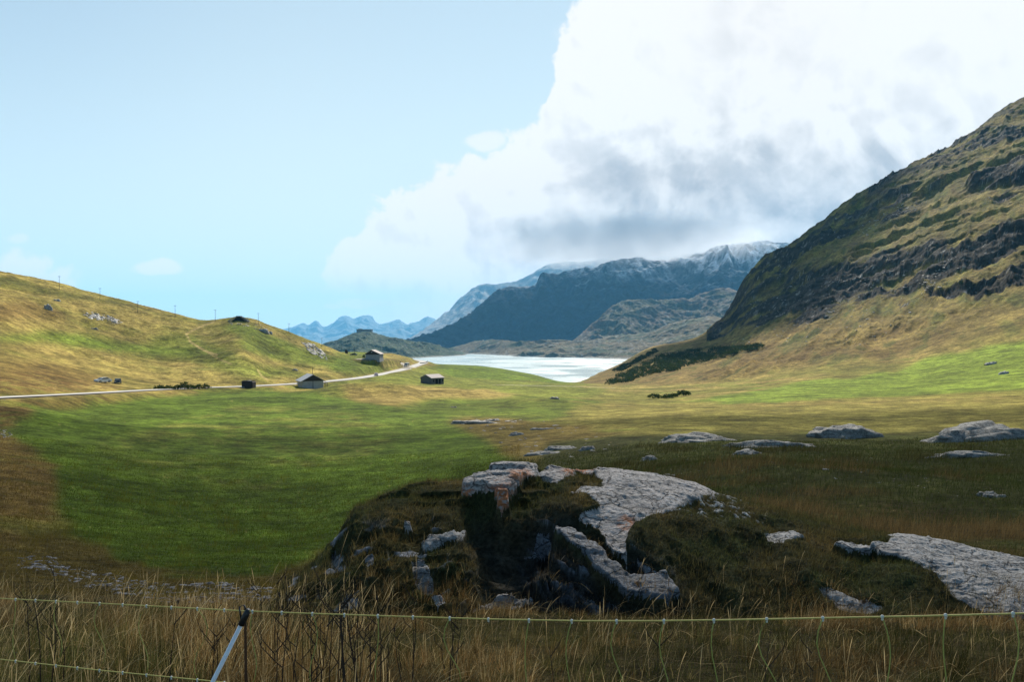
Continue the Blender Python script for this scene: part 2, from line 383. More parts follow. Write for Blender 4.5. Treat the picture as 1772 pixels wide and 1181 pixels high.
# road bed
road_px = [(-420, 705, 82), (-200, 697, 97), (0, 688, 121), (150, 681, 163), (270, 674.5, 212), (350, 671, 250), (430, 668.5, 275), (500, 665, 295), (560, 660.5, 318), (630, 653, 362), (680, 643.5, 425),
           (708, 636.5, 485), (727, 630, 545), (733, 627, 590), (726, 624, 625), (707, 620.5, 625), (688, 615.5, 600), (668, 611, 580)]
drive_px = [(706, 637, 470), (702, 631.5, 498), (693, 627, 503), (680, 624, 488), (664, 621.5, 460), (650, 622.5, 430), (632, 622.5, 424), (620, 621, 430)]
track_px = [(756, 664.5, 358), (800, 665.5, 372), (900, 667, 390), (1000, 669, 410), (1060, 671.5, 430)]
def to3(l): return np.array([((p - CX) / FX * d, d, (CY - q) / FX * d) for p, q, d in l])
def densify(P, step):
    d = np.r_[0, np.cumsum(np.linalg.norm(np.diff(P[:, :2], axis=0), axis=1))]
    n = max(4, int(d[-1] / step)); s = np.linspace(0, d[-1], n)
    return np.stack([pchip(d, P[:, k], s) for k in range(3)], 1)
def smoothp(P, k=5):
    Q = P.copy()
    for _ in range(k): Q[1:-1] = (Q[:-2] + 2 * Q[1:-1] + Q[2:]) / 4
    return Q
roads = [('road', smoothp(densify(to3(road_px), 5), 8), 3.1, 6.5), ('driveway', smoothp(densify(to3(drive_px), 3), 4), 1.9, 3), ('track', smoothp(densify(to3(track_px), 6), 3), 1.0, 2)]
def polydist(P, m):
    x, y = GX[m], GY[m]; best = np.full(x.shape, 1e9); bz = np.zeros(x.shape)
    for i in range(len(P) - 1):
        a, b = P[i], P[i + 1]; dx, dy = b[0] - a[0], b[1] - a[1]
        t = np.clip(((x - a[0]) * dx + (y - a[1]) * dy) / (dx * dx + dy * dy), 0, 1)
        d = np.hypot(x - a[0] - t * dx, y - a[1] - t * dy); k = d < best
        best[k] = d[k]; bz[k] = (a[2] + t * (b[2] - a[2]))[k]
    return best, bz
RD = np.full(GZ.shape, 1e9)
for nm, P, hw, fall in roads:
    m = (GX > P[:, 0].min() - 40) & (GX < P[:, 0].max() + 40) & (GY > P[:, 1].min() - 40) & (GY < P[:, 1].max() + 40)
    d, z = polydist(P, m); w = 1 - ss(d, hw + .6, hw + fall)
    GZ[m] = GZ[m] * (1 - w) + (z - .12) * w; RD[m] = np.minimum(RD[m], d - hw)
PYG = CY - GZ / GD * FX                          # final projected slope
def cidx(px): return np.interp(px, PXS, np.arange(len(PXS)))
def ridx(D): return np.interp(D, DS, np.arange(len(DS)))
def H(x, y):                                     # ground height, arrays or floats
    px = CX + FX * np.asarray(x, float) / np.maximum(y, .3); c = cidx(px); r = ridx(np.asarray(y, float))
    c0 = np.clip(np.floor(c).astype(int), 0, len(PXS) - 2); r0 = np.clip(np.floor(r).astype(int), 0, len(DS) - 2); fc_, fr = c - c0, r - r0
    return (GZ[r0, c0] * (1 - fc_) + GZ[r0, c0 + 1] * fc_) * (1 - fr) + (GZ[r0 + 1, c0] * (1 - fc_) + GZ[r0 + 1, c0 + 1] * fc_) * fr
def hit(px, py, dmin=3.0):                       # first ground point seen along a bearing and dip
    c = int(round(float(cidx(px)))); k = np.where((PYG[:, c] <= py) & (DS >= dmin))[0]
    r = k[0] if len(k) else len(DS) - 1; D = DS[r]
    return np.array([(px - CX) / FX * D, D, GZ[r, c]])

# ------------------------------------------------------------------ ground colours (albedo of turf, hay, heath, rock)
J = 1.0
LG = np.log(GD); wx = fbm(GP / 42, LG / .08, 5, 301); wy = fbm(GP / 42, LG / .08, 5, 302)
PXW = GP + wx * 26; PYW = PYG + wy * (3 + 0.035 * np.clip(PYG - 590, 0, 400))
gold = np.array((.270, .200, .062)); olive = np.array((.150, .138, .030)); green = np.array((.096, .142, .015)); dgreen = np.array((.036, .078, .010))
brown = np.array((.150, .088, .030)); dark = np.array((.030, .030, .013)); rockc = np.array((.27, .26, .255)); straw = np.array((.34, .25, .10))
nA = fbm(GX / 40, GY / 40, 4, 11); nB = fbm(GX / 9, GY / 9, 4, 12); nC = fbm(GX / 2.2, GY / 2.2, 3, 13); nS = fbm(GP / 22, LG / .05, 4, 14)
C = np.broadcast_to(olive, GZ.shape + (3,)).copy()
C = mixc(C, ss(nA + nB * .4, -.2, .5), gold)
C = mixc(C, ss(nB + nA * .5, .15, .55) * .6, green)
def region(P, c, dlo=0, dhi=2000, s=1.0, grain=None):
    global C
    m = inpoly(PXW, PYW, P) & (GD > dlo) & (GD < dhi)
    f = m.astype(float)
    for ax, r in ((0, 3), (1, 3), (0, 4), (1, 4), (0, 2), (1, 2)): f = boxblur(f, r, ax)
    f = f * s
    if grain is not None: f = f * grain
    C = mixc(C, f, c)
# left hill
region([(-900, 350), (620, 350), (700, 620), (560, 664), (380, 668), (200, 672), (0, 690), (-900, 700)], gold * .92 + green * .08, 110, 700, .8, ss(nA * .6 + nB * .5 + nS * .3, -.6, .3))
region([(-200, 600), (-10, 582), (60, 575), (110, 574), (200, 590), (300, 603), (380, 612), (300, 616), (180, 606), (60, 592), (-10, 592)], green * 1.05, 150, 600, .85)
region([(250, 586), (330, 580), (400, 610), (500, 640), (560, 655), (430, 652), (330, 625), (260, 610)], green * .9 + gold * .1, 150, 600, .7)
region([(390, 560), (440, 566), (490, 590), (560, 612), (610, 625), (600, 640), (500, 630), (420, 600)], green, 150, 650, .75)
region([(600, 600), (690, 626), (700, 632), (670, 645), (600, 650), (560, 640)], green * .85, 200, 650, .8)
region([(-50, 530), (60, 518), (130, 545), (110, 552), (40, 552), (-50, 560)], brown * 1.1, 150, 600, .6)
region([(-900, 468), (0, 480), (60, 495), (140, 512), (215, 524), (210, 529), (140, 519), (60, 502), (0, 490), (-900, 480)], dgreen * .55, 150, 700, .8)
region([(-900, 615), (0, 622), (80, 628), (170, 645), (215, 660), (160, 664), (60, 650), (0, 660), (-900, 700)], brown * .8 + olive * .2, 100, 500, .75)
region([(-900, 600), (0, 648), (60, 640), (110, 652), (200, 668), (215, 676), (120, 680), (0, 684), (-900, 700)], brown * .85, 80, 500, .9, ss(nC + nB * .5, -.7, .4))
region([(240, 612), (330, 628), (420, 648), (440, 655), (330, 650), (250, 630)], dgreen, 150, 600, .5, ss(nB, -.3, .4))
# middle ground
region([(560, 664), (600, 655), (700, 645), (730, 632), (900, 636), (1000, 664), (1060, 676), (1000, 690), (700, 690), (560, 680)], olive * .6 + green * .55, 200, 900, .9)
region([(735, 626), (800, 628), (880, 638), (960, 654), (1000, 664), (900, 660), (800, 655), (760, 645)], green * .95, 300, 900, .9)
region([(590, 668), (640, 664), (700, 668), (800, 672), (900, 680), (860, 690), (760, 692), (720, 704), (640, 706), (600, 690)], gold * .9 + brown * .2, 100, 420, .85)
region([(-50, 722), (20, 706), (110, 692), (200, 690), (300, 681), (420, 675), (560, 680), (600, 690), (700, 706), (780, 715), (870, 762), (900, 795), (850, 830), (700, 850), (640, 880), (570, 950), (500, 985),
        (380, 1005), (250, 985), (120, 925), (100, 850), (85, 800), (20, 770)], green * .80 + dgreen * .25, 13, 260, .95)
region([(160, 770), (420, 700), (560, 705), (700, 740), (640, 800), (430, 850), (250, 820)], gold * .55 + green * .55, 13, 260, .55, ss(nB + nS * .5, -.35, .5))
region([(690, 700), (760, 692), (900, 688), (1050, 695), (1040, 712), (980, 730), (850, 728), (760, 722)], green * .85, 60, 330, .85)
region([(760, 728), (860, 724), (1000, 735), (1080, 760), (1040, 790), (960, 800), (880, 800), (850, 765)], brown * .75 + olive * .35, 20, 200, .85)
region([(540, 704), (590, 704), (600, 709), (545, 710)], dark, 60, 300, .9)
# left bank under the road, brown heath
region([(-900, 705), (0, 695), (200, 683), (330, 676), (300, 684), (180, 694), (60, 712), (15, 745), (-900, 760)], brown * .95, 50, 240, .95, ss(nC + nB * .6, -.9, .1))
region([(-900, 740), (10, 745), (40, 775), (90, 800), (100, 850), (90, 900), (20, 950), (-900, 980)], brown * .9 + gold * .22, 12, 120, .9, ss(nC + nB, -1.2, .1))
region([(-900, 960), (40, 930), (130, 925), (260, 990), (400, 1008), (520, 985), (600, 1000), (600, 1060), (-900, 1100)], brown * .5 + olive * .3, 8, 40, .85)
# right plain
region([(1000, 700), (1180, 700), (1500, 690), (1900, 676), (2700, 640), (2700, 730), (1900, 745), (1500, 748), (1150, 752), (1060, 742), (960, 735)], olive * .85 + gold * .25, 40, 260, .9)
region([(1180, 697), (1300, 676), (1400, 662), (1540, 645), (1640, 612), (1772, 588), (2300, 540), (2300, 660), (1772, 671), (1500, 687), (1300, 696)], green * 1.15 + gold * .08, 90, 420, .95)
region([(1250, 700), (1500, 694), (1800, 682), (1800, 690), (1500, 700), (1300, 706)], gold, 80, 260, .6, ss(nS, -.5, .2))
region([(960, 745), (1150, 752), (1500, 748), (2700, 730), (2700, 1100), (1250, 1100), (900, 850)], dark * .8 + olive * .14 + green * .14, 5, 75, .92)
region([(1350, 855), (1500, 870), (1800, 900), (2300, 930), (2300, 1000), (1700, 960), (1450, 930)], brown * .7, 8, 60, .7, ss(nC, -.6, .3))
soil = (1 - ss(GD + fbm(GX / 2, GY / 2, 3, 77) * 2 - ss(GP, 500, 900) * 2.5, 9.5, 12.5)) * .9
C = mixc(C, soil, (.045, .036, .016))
near_g = (1 - ss(GD, 22, 75)) * (1 - soil); C = C * (1 - .32 * near_g)[..., None]  # grass albedo dimmed towards the viewer, shade put into the colour
# big slope
lowm = (GP > 1000) & (GD > 330)
t = ss(PYW, 500, 600)
sc = mixc(np.broadcast_to(olive * .62 + gold * .28 + brown * .08, C.shape), t, gold * .60 + brown * .40)
st = fbm((GX - GY * .55) / 9, (GX * .4 + GY) / 60 + GZ / 30, 4, 401)
sc = mixc(sc, ss(st, -.1, .5) * .55, brown * .75); sc = mixc(sc, ss(fbm(GX / 50, GY / 50 + GZ / 30, 3, 402), 0, .5) * .6, gold * .95)
sc = mixc(sc, ss(-st, .15, .5) * .6, dgreen * .6 + olive * .2)
sc = sc * .86 * (1 + .28 * fbm(GX / 16, GY / 16 + GZ / 7, 4, 411))[..., None]; sc = mixc(sc, ss(ridge((GX - GY * .5) / 26, (GX * .4 + GY) / 150 + GZ / 60, 4, 412), .62, .78) * .45, dgreen * .7 + brown * .15)
wgt = ss(GD + (GP - 1772) * .12, 330, 420) * (GP > 1010)
wgt = np.where((GP > 1000) & (GP < 1500), wgt * ss(GP + (GD - 500) * .6, 1040, 1120), wgt)
C = C * (1 - wgt[..., None]) + sc * wgt[..., None]
region([(1180, 697), (1300, 676), (1400, 662), (1540, 645), (1640, 612), (1772, 588), (2300, 540), (2300, 660), (1772, 671), (1500, 687), (1300, 696)], green * 1.2 + gold * .1, 90, 420, .95)
rk = np.clip(crag * ss(cr_n, .48, .66) * .85 + CLIFF * 1.4 + ss(ridge(GX / 30, GY / 30 + GZ / 12, 4, 61), .66, .78) * .5 * ss(GP, 1200, 1350) * (GD > 550) * ss(590 - PYG, 10, 60), 0, 1)
shade = .5 + 1.0 * ss(fbm(GX / 5, GY / 5 + GZ / 2.5, 3, 62), -.4, .7)
C = C * (1 - rk[..., None]) + (np.array((.040, .036, .033)) * shade[..., None]) * rk[..., None]
sp = ss(fbm(GX / 3.0, GY / 3.0 + GZ / 2, 2, 63), .52, .66) * ss(CLIFF, .05, .5)
C = mixc(C, sp * .8, rockc)
# small bare stones and worn turf
sp = ss(fbm(GP / 6, LG / .012, 2, 64), .70, .80) * (GD > 15) * .35
C = mixc(C, sp, straw)
C = mixc(C, ss(-RD, -.9, 0) , (.36, .34, .31))
C = mixc(C, (1 - ss(RD, .4, 3.0)) * ss(nC, -.4, .3) * .8 * (RD > 0), straw * .8)
mot = 1 + .30 * fbm(GP / 34 + LG * 2, LG / .07, 5, 901) + .30 * fbm(GX / 14, GY / 18, 4, 902) + .22 * fbm(GX / 50, GY / 60, 3, 903)
C = C * np.where(RD > 0, mot, 1)[..., None] * np.array((1.0, .98, .90)) 
# two farm tracks up the hill
def stripe(P, w, c, s=.7):
    global C
    xs = [p[0] for p in P]; m = (GP > min(xs) - 5) & (GP < max(xs) + 5) & (GD > 200) & (GD < 600)
    best = np.full(GZ.shape, 99.)
    for (a, b), (c2, d2) in zip(P[:-1], P[1:]):
        dx, dy = c2 - a, d2 - b; t = np.clip(((GP - a) * dx + (PYG - b) * dy) / (dx * dx + dy * dy), 0, 1)
        best = np.minimum(best, np.hypot(GP - a - t * dx, PYG - b - t * dy))
    C = mixc(C, (1 - ss(best, w * .5, w)) * m * s, c)
stripe([(372, 556), (345, 566), (322, 578), (330, 592), (352, 606), (375, 614)], 2.0, straw * 1.1)
stripe([(327, 590), (350, 604), (380, 622), (400, 630)], 1.5, straw)
stripe([(446, 640), (452, 650), (464, 658)], 1.6, straw * 1.2)
stripe([(653, 632), (675, 633.5), (690, 631)], 1.3, straw * 1.2)
C = np.clip(C, .004, .8)

M_ground = terrain_mat('turf', (.25, 1.6, 7.0), .42, ((.35, .10), (3.0, .8)))
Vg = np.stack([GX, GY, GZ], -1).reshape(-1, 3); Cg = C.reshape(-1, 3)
fr = (GD[:-1, :-1]); fp = GP[:-1, :-1]
is_slope = (fp > 1000) & (fr > 360 + np.clip(1772 - fp, 0, 700) * .12)
is_hill = (fp < 620) & (fr > np.interp(fp, [-900, 0, 150, 270, 430, 560, 620], [100, 126, 172, 225, 290, 335, 370]))
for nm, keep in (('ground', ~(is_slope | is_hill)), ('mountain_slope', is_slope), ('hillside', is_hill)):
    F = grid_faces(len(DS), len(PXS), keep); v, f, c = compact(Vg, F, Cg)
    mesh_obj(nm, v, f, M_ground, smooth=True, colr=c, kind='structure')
xs = np.linspace(-60, 60, 41); ys = np.linspace(-60, 1.2, 21); AX, AY = np.meshgrid(xs, ys)
mesh_obj('ground_behind', np.stack([AX, AY, -1.75 + fbm(AX / 3, AY / 3, 3, 8) * .05 - np.maximum(np.abs(AX) - 3, 0) * .02], -1).reshape(-1, 3), grid_faces(21, 41), M_ground, smooth=True,
         colr=np.broadcast_to(olive * .6, (21 * 41, 3)), kind='structure')

# road ribbons
M_road = plain('road_surface', (.42, .40, .37), .9, .2, .1, .6)
M_gravel = plain('gravel_surface', (.40, .36, .29), .95, .1, .2, .8)
for nm, P, hw, fall in roads:
    T2 = np.gradient(P[:, :2], axis=0); T2 /= np.linalg.norm(T2, axis=1)[:, None]; Nn = np.stack([-T2[:, 1], T2[:, 0]], 1)
    offs = np.linspace(-hw, hw, 7); V = []
    for o_ in offs:
        xy = P[:, :2] + Nn * o_; V.append(np.c_[xy, P[:, 2] + .10 - .03 * (o_ / hw) ** 2])
    V = np.stack(V, 1).reshape(-1, 3)
    mesh_obj({'road': 'road', 'driveway': 'gravel_path', 'track': 'path'}[nm], V, grid_faces(len(P), 7)[:, ::-1], M_road if nm == 'road' else M_gravel, smooth=True, kind='structure')

# ------------------------------------------------------------------ lake
LZ = -45.0
m, T = mat_new('lake_water'); b = T.n('ShaderNodeBsdfPrincipled', i_Roughness=.16); b.inputs['Base Color'].default_value = (.28, .36, .36, 1); b.inputs['IOR'].default_value = 1.33
g = T.n('ShaderNodeNewGeometry'); mm = T.n('ShaderNodeMapping'); mm.inputs['Scale'].default_value = (.10, .25, 1); T.l(g.outputs['Position'], mm.inputs[0])
n = T.n('ShaderNodeTexNoise', i_Scale=1.0, i_Detail=6.0, i_Roughness=.6); T.l(mm.outputs[0], n.inputs['Vector'])
bn = T.n('ShaderNodeBump', i_Strength=1.0, i_Distance=.7); T.l(n.outputs[0], bn.inputs['Height']); T.l(bn.outputs[0], b.inputs['Normal'])
n5 = T.n('ShaderNodeTexNoise', i_Scale=.012, i_Detail=4.0); T.l(g.outputs['Position'], n5.inputs['Vector'])
T.l(T.sm(n5.outputs[0], .35, .65, .20, .40), b.inputs['Roughness'])
finish(T, b)
xs = np.linspace(-3500, 3000, 60); ys = np.linspace(640, 4200, 60); AX, AY = np.meshgrid(xs, ys)
mesh_obj('lake', np.stack([AX, AY, AX * 0 + LZ], -1).reshape(-1, 3), grid_faces(60, 60), m, kind='structure')

# ------------------------------------------------------------------ far relief
def relief(name, pxk, foot, crest, crest_py, foot_py, back, rough, L, colfn, px_step=2.0, rows=260, seed=0, gexp=1.0, mat=None, **kw):
    """a mountain: foot distance, crest distance and crest outline per bearing; real depth and slopes"""
    pxs = np.arange(pxk[0], pxk[-1] + .1, px_step)
    f_ = np.interp(pxs, pxk, foot); c_ = np.interp(pxs, pxk, crest); cy = pchip(np.array(pxk, float), np.array(crest_py, float), pxs); fy = np.interp(pxs, pxk, foot_py)
    t = np.concatenate([np.linspace(0, 1, rows), 1 + np.linspace(.02, 1, 30)])
    Tt, P = np.meshgrid(t, pxs, indexing='ij')
    D = np.where(Tt <= 1, f_ + (c_ - f_) * Tt, c_ + back * (Tt - 1))
    zc = (CY - cy) / FX * c_; zf = (CY - fy) / FX * f_
    Z = np.where(Tt <= 1, zf + (zc - zf) * np.clip(Tt, 0, 1) ** gexp, zc - (zc - zf) * (Tt - 1) * .8)
    X = (P - CX) / FX * D
    wsh = fbm(X / L, D / L, 3, seed + 3) * .5
    env = np.clip(np.minimum(Tt / .12, 1), 0, 1) * np.clip((cy[None] * 0 + (zc - zf)[None] / (rough * 1.6)), .12, 1) * (1 - .72 * np.exp(-((Tt - 1) / .07) ** 2))
    Z = Z + (ridge(X / L + wsh, D / L + wsh, 6, seed) - .45) * rough * env + fbm(X / (L * .12), D / (L * .12), 4, seed + 9) * rough * .10 * np.clip(Tt * 5, .2, 1)
    Cc = colfn(X, D, Z, Tt, P)
    V = np.stack([X, D, Z], -1).reshape(-1, 3)
    return mesh_obj(name, V, grid_faces(len(t), len(pxs)), mat, smooth=True, colr=np.clip(Cc, .004, .9).reshape(-1, 3), kind='structure', **kw)
M_far = terrain_mat('mountain_rock', (14.0, 60.0), .30, ((18.0, 5.0),))
M_mid = terrain_mat('shore_rock', (3.0, 14.0), .38, ((5.0, 1.6),))
def slope_of(Z, X, D):
    gy = np.gradient(Z, axis=0) / np.maximum(np.abs(np.gradient(D, axis=0)), 1e-3); gx = np.gradient(Z, axis=1) / np.maximum(np.abs(np.gradient(X, axis=1)), 1e-3)
    return np.hypot(gx, gy)
# the shaded massif over the lake; haze blue is put into its rock colour
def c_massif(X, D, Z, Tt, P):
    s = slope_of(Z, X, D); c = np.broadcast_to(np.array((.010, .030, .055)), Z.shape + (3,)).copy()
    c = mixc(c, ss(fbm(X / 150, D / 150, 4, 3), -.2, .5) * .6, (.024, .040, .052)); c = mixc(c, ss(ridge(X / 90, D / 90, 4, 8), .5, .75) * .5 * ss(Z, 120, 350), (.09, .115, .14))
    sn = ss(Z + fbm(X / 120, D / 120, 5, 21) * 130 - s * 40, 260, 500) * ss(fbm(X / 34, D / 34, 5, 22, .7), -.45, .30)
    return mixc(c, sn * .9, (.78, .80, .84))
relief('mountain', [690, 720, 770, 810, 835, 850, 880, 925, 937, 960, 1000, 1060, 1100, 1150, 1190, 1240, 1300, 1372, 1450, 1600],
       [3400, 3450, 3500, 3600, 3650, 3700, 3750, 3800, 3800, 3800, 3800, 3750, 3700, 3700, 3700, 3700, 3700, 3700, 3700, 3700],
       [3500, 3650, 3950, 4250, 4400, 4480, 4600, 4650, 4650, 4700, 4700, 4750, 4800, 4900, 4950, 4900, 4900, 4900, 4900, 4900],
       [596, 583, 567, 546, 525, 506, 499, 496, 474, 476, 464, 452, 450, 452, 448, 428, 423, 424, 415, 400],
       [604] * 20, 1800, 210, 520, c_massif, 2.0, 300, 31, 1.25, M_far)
# hazy flank behind it
def c_back(X, D, Z, Tt, P):
    c = np.broadcast_to(np.array((.20, .20, .20)), Z.shape + (3,)).copy()
    return mixc(c, ss(ridge(X / 260, D / 260, 4, 8), .45, .75) * .6, (.30, .30, .29))
relief('mountain', [690, 715, 745, 780, 830, 870, 895, 930, 960, 1000, 1100, 1300],
       [8000] * 12, [8400, 8800, 9300, 9800, 10200, 10300, 10400, 10400, 10500, 10500, 10500, 10500],
       [592, 583, 560, 532, 492, 488, 484, 466, 454, 450, 445, 430], [602] * 12, 2500, 260, 1100, c_back, 2.0, 160, 47, 1.1, M_far)
# far blue range
def c_range(X, D, Z, Tt, P): return np.broadcast_to(np.array((.16, .17, .17)), Z.shape + (3,)).copy()
relief('mountain_range', [380, 440, 488, 505, 525, 532, 547, 560, 580, 600, 612, 628, 640, 655, 672, 690, 705, 722, 740, 760, 800],
       [14500] * 21, [17500] * 21, [590, 580, 569, 565, 559, 562, 556, 566, 558, 552, 556, 549, 553, 561, 559, 555, 560, 557, 549, 556, 560], [594] * 21, 1200, 380, 1300, c_range, 2.0, 120, 53, 1.0, M_far)
# brown foothill in front of the massif
def c_foot(X, D, Z, Tt, P):
    c = np.broadcast_to(np.array((.115, .088, .066)), Z.shape + (3,)).copy()
    c = mixc(c, ss(fbm(X / 90, D / 90, 4, 5), -.2, .4) * .7, (.065, .075, .040)); return mixc(c, ss(ridge(X / 45, D / 45, 4, 6), .62, .8) * .6, (.24, .22, .20))
relief('foothill', [960, 990, 1010, 1040, 1062, 1085, 1110, 1150, 1190, 1215, 1250, 1300, 1400], [2700] * 13,
       [2800, 2850, 2950, 3100, 3200, 3250, 3250, 3300, 3350, 3400, 3400, 3400, 3400], [602, 590, 574, 545, 526, 517, 515, 516, 516, 509, 500, 510, 520], [606] * 13, 600, 80, 260, c_foot, 1.5, 220, 61, .9, M_mid)
# low rocky benches along the far shore
def c_bench(X, D, Z, Tt, P):
    c = np.broadcast_to(np.array((.125, .100, .060)), Z.shape + (3,)).copy()
    c = mixc(c, ss(fbm(X / 60, D / 60, 4, 15), -.2, .4) * .8, (.05, .068, .038)); c = mixc(c, ss(ridge(X / 34, D / 34, 4, 16), .60, .8) * .7, (.22, .21, .19))
    return mixc(c, ss(-Z, 40.0, 43.0) * .8, (.26, .24, .21))
relief('far_shore', [740, 780, 815, 850, 880, 920, 960, 1000, 1040, 1080, 1130, 1160, 1190, 1230, 1300, 1400],
       [2900, 2850, 2700, 2600, 2350, 2200, 2100, 2050, 2000, 1950, 1850, 1800, 1750, 1700, 1700, 1700], [3100, 3100, 3050, 2950, 2750, 2700, 2700, 2750, 2800, 2850, 2800, 2750, 2700, 2600, 2600, 2600],
       [606, 602, 593, 588, 590, 590, 587, 590, 585, 578, 572, 560, 552, 548, 560, 560], [614, 614.5, 615, 615.5, 618, 620, 621, 622, 623, 623.5, 625, 626, 627, 628, 628, 628], 500, 26, 150, c_bench, 1.5, 240, 71, 1.3, M_mid)
def c_prom(X, D, Z, Tt, P):
    c = np.broadcast_to(np.array((.055, .072, .040)), Z.shape + (3,)).copy()
    c = mixc(c, ss(fbm(X / 14, D / 14, 4, 25), -.1, .5) * .6, (.022, .036, .022)); c = mixc(c, ss(ridge(X / 16, D / 16, 4, 26), .66, .8) * .6, (.20, .19, .17))
    return mixc(c, ss(-Z, 41.5, 43.5) * .8, (.24, .22, .19))
relief('wooded_hill', [520, 560, 585, 605, 617, 622, 640, 648, 662, 690, 715, 740, 765, 785, 800, 812], [1900] * 8 + [1950, 2000, 2080, 2200, 2300, 2400, 2450, 2500], [2500] * 12 + [2520, 2560, 2620, 2700], [604, 597, 589, 580, 576.5, 575, 575, 577, 581, 585, 590, 593, 600, 606, 610, 616],
       [590 + 66000. / d for d in [1900] * 8 + [1950, 2000, 2080, 2200, 2300, 2400, 2450, 2500]], 300, 24, 115, c_prom, 1.2, 240, 81, .8, M_mid)
# ------------------------------------------------------------------ the big outcrop in front
top_k = [440, 480, 540, 580, 615, 660, 720, 790, 850, 900, 960, 1040, 1120, 1200, 1260, 1330, 1420, 1500, 1600, 1700, 1772, 1900, 2100]
top_v = [1100, 1040, 985, 950, 886, 864, 848, 838, 822, 816, 817, 819, 826, 842, 868, 890, 914, 932, 944, 962, 978, 1012, 1080]
dc_k = [440, 600, 800, 1000, 1200, 1500, 1900, 2100]; dc_v = [11.0, 11.6, 12.4, 12.8, 12.4, 11.2, 10.2, 9.8]
mpx = np.arange(440, 2101, 1.6); mt = np.linspace(0, 1.0, 330); mb = 1 + np.linspace(.01, 1, 60)
MT, MP = np.meshgrid(np.r_[mt, mb], mpx, indexing='ij')
dc = np.interp(mpx, dc_k, dc_v)[None]; tp = pchip(np.array(top_k, float), np.array(top_v, float), mpx)[None]
MD = np.where(MT <= 1, 8.0 + (dc - 8.0) * MT, dc + 3.2 * (MT - 1))
f_ = pchip(np.array([0, .12, .3, .5, .75, 1.]), np.array([0, .22, .55, .80, .95, 1.0])[None], mt)[0]
fo = 1118.0
py_front = fo + (tp - fo) * np.r_[f_, np.ones(60)][:, None]
MX = (MP - CX) / FX * MD
zg = H(MX, MD)
MZ = (CY - py_front) / FX * MD
zc_ = ((CY - tp) / FX * dc)
MZ = np.where(MT > 1, zc_ + (zg - .5 - zc_) * ss(MT, .98, 2.0), MZ)
MZ0 = MZ.copy(); MPY = CY - MZ / MD * FX
def pmask(P, r=5):
    f = inpoly(MP + fbm(MX / .5, MD / .5, 3, 501) * 14, MPY + fbm(MX / .5, MD / .5, 3, 502) * 9, P).astype(float)
    for k in range(3): f = boxblur(boxblur(f, r, 0), r, 1)
    return f
SLABS = [
    ([(798, 858), (830, 838), (868, 818), (905, 815), (926, 824), (896, 842), (882, 862), (866, 888), (848, 874), (832, 862), (812, 864)], .10, dict(seed=3, mat='o', lich=[(805, 856, 16, 14), (868, 862, 26, 26), (900, 822, 18, 10)], label='reddish grey overhanging slab crusted with orange lichen')),
    ([(928, 830), (945, 818), (985, 816), (992, 832), (958, 840)], .06, dict(seed=5, mat='o', lich=[(985, 816, 14, 6)])),
    ([(992, 816), (1012, 812), (1035, 818), (1020, 824)], .05, dict(seed=6, mat='o', lich=[(1008, 815, 22, 8)])),
    ([(984, 864), (1010, 852), (1045, 849), (1032, 822), (1060, 817), (1112, 821), (1190, 835), (1246, 862), (1185, 868), (1150, 880), (1112, 886), (1092, 905), (1088, 950), (1066, 944), (1038, 914), (1004, 890), (1040, 880), (1020, 868)], .07, dict(seed=8, mat='o', lich=[(1085, 905, 14, 12)], label='largest pale grey slab with a ragged lower point')),
    ([(964, 932), (1000, 931), (1040, 958), (1092, 998), (1150, 1000), (1166, 1030), (1142, 1046), (1084, 1032), (1038, 990), (988, 958)], .14, dict(seed=11, mat='d', label='dark blue-grey slab dipping to the lower right')),
    ([(1098, 955), (1130, 975), (1160, 998), (1165, 1020), (1140, 1005), (1105, 980)], .06, dict(seed=12, mat='d')),
    ([(934, 938), (952, 930), (957, 972), (938, 986), (906, 984), (926, 968)], .12, dict(seed=13, mat='d')),
    ([(946, 990), (976, 994), (992, 1020), (962, 1026)], .10, dict(seed=14, mat='d')),
    ([(1000, 1000), (1030, 1015), (1040, 1030), (1005, 1018)], .10, dict(seed=15, mat='d')),
    ([(992, 1036), (1020, 1040), (1060, 1060), (1030, 1066)], .06, dict(seed=16, mat='d')),
    ([(1050, 1040), (1090, 1055), (1080, 1066), (1055, 1056)], .06, dict(seed=17, mat='d')),
    ([(832, 1062), (872, 1046), (918, 1050), (902, 1070), (872, 1092), (856, 1080), (818, 1082)], .10, dict(seed=18)),
    ([(726, 946), (760, 930), (802, 928), (796, 940), (760, 946), (740, 954)], .10, dict(seed=19)),
    ([(714, 988), (736, 982), (752, 1008), (750, 1046), (734, 1040), (720, 1014)], .09, dict(seed=20)),
    ([(698, 916), (712, 910), (714, 916), (702, 921)], .05, dict(seed=22)),
    ([(572, 972), (580, 962), (590, 966), (586, 994), (574, 990)], .07, dict(seed=23, mat='d')),
    ([(632, 966), (646, 960), (648, 976), (636, 982)], .05, dict(seed=24, mat='d')),
    ([(746, 1052), (762, 1044), (770, 1060), (756, 1066)], .05, dict(seed=25)),
    ([(1326, 925), (1345, 918), (1368, 919), (1392, 934), (1355, 940), (1335, 934)], .03, dict(seed=26)),
    ([(1440, 948), (1480, 944), (1530, 952), (1500, 956), (1460, 954)], .02, dict(seed=27)),
    ([(1520, 956), (1560, 946), (1610, 946), (1700, 962), (1772, 978), (1900, 1014), (1920, 1090), (1772, 1084), (1722, 1074), (1664, 1042), (1622, 1002), (1566, 978)], .08, dict(seed=28, label='broad grey fissured slab running out to the right')),
    ([(1420, 1022), (1436, 1016), (1470, 1030), (1530, 1052), (1505, 1064), (1446, 1052)], .05, dict(seed=29)),
    ([(1700, 1070), (1745, 1075), (1772, 1090), (1730, 1090)], .05, dict(seed=30)),]
env = ss(MT, 0, .1)
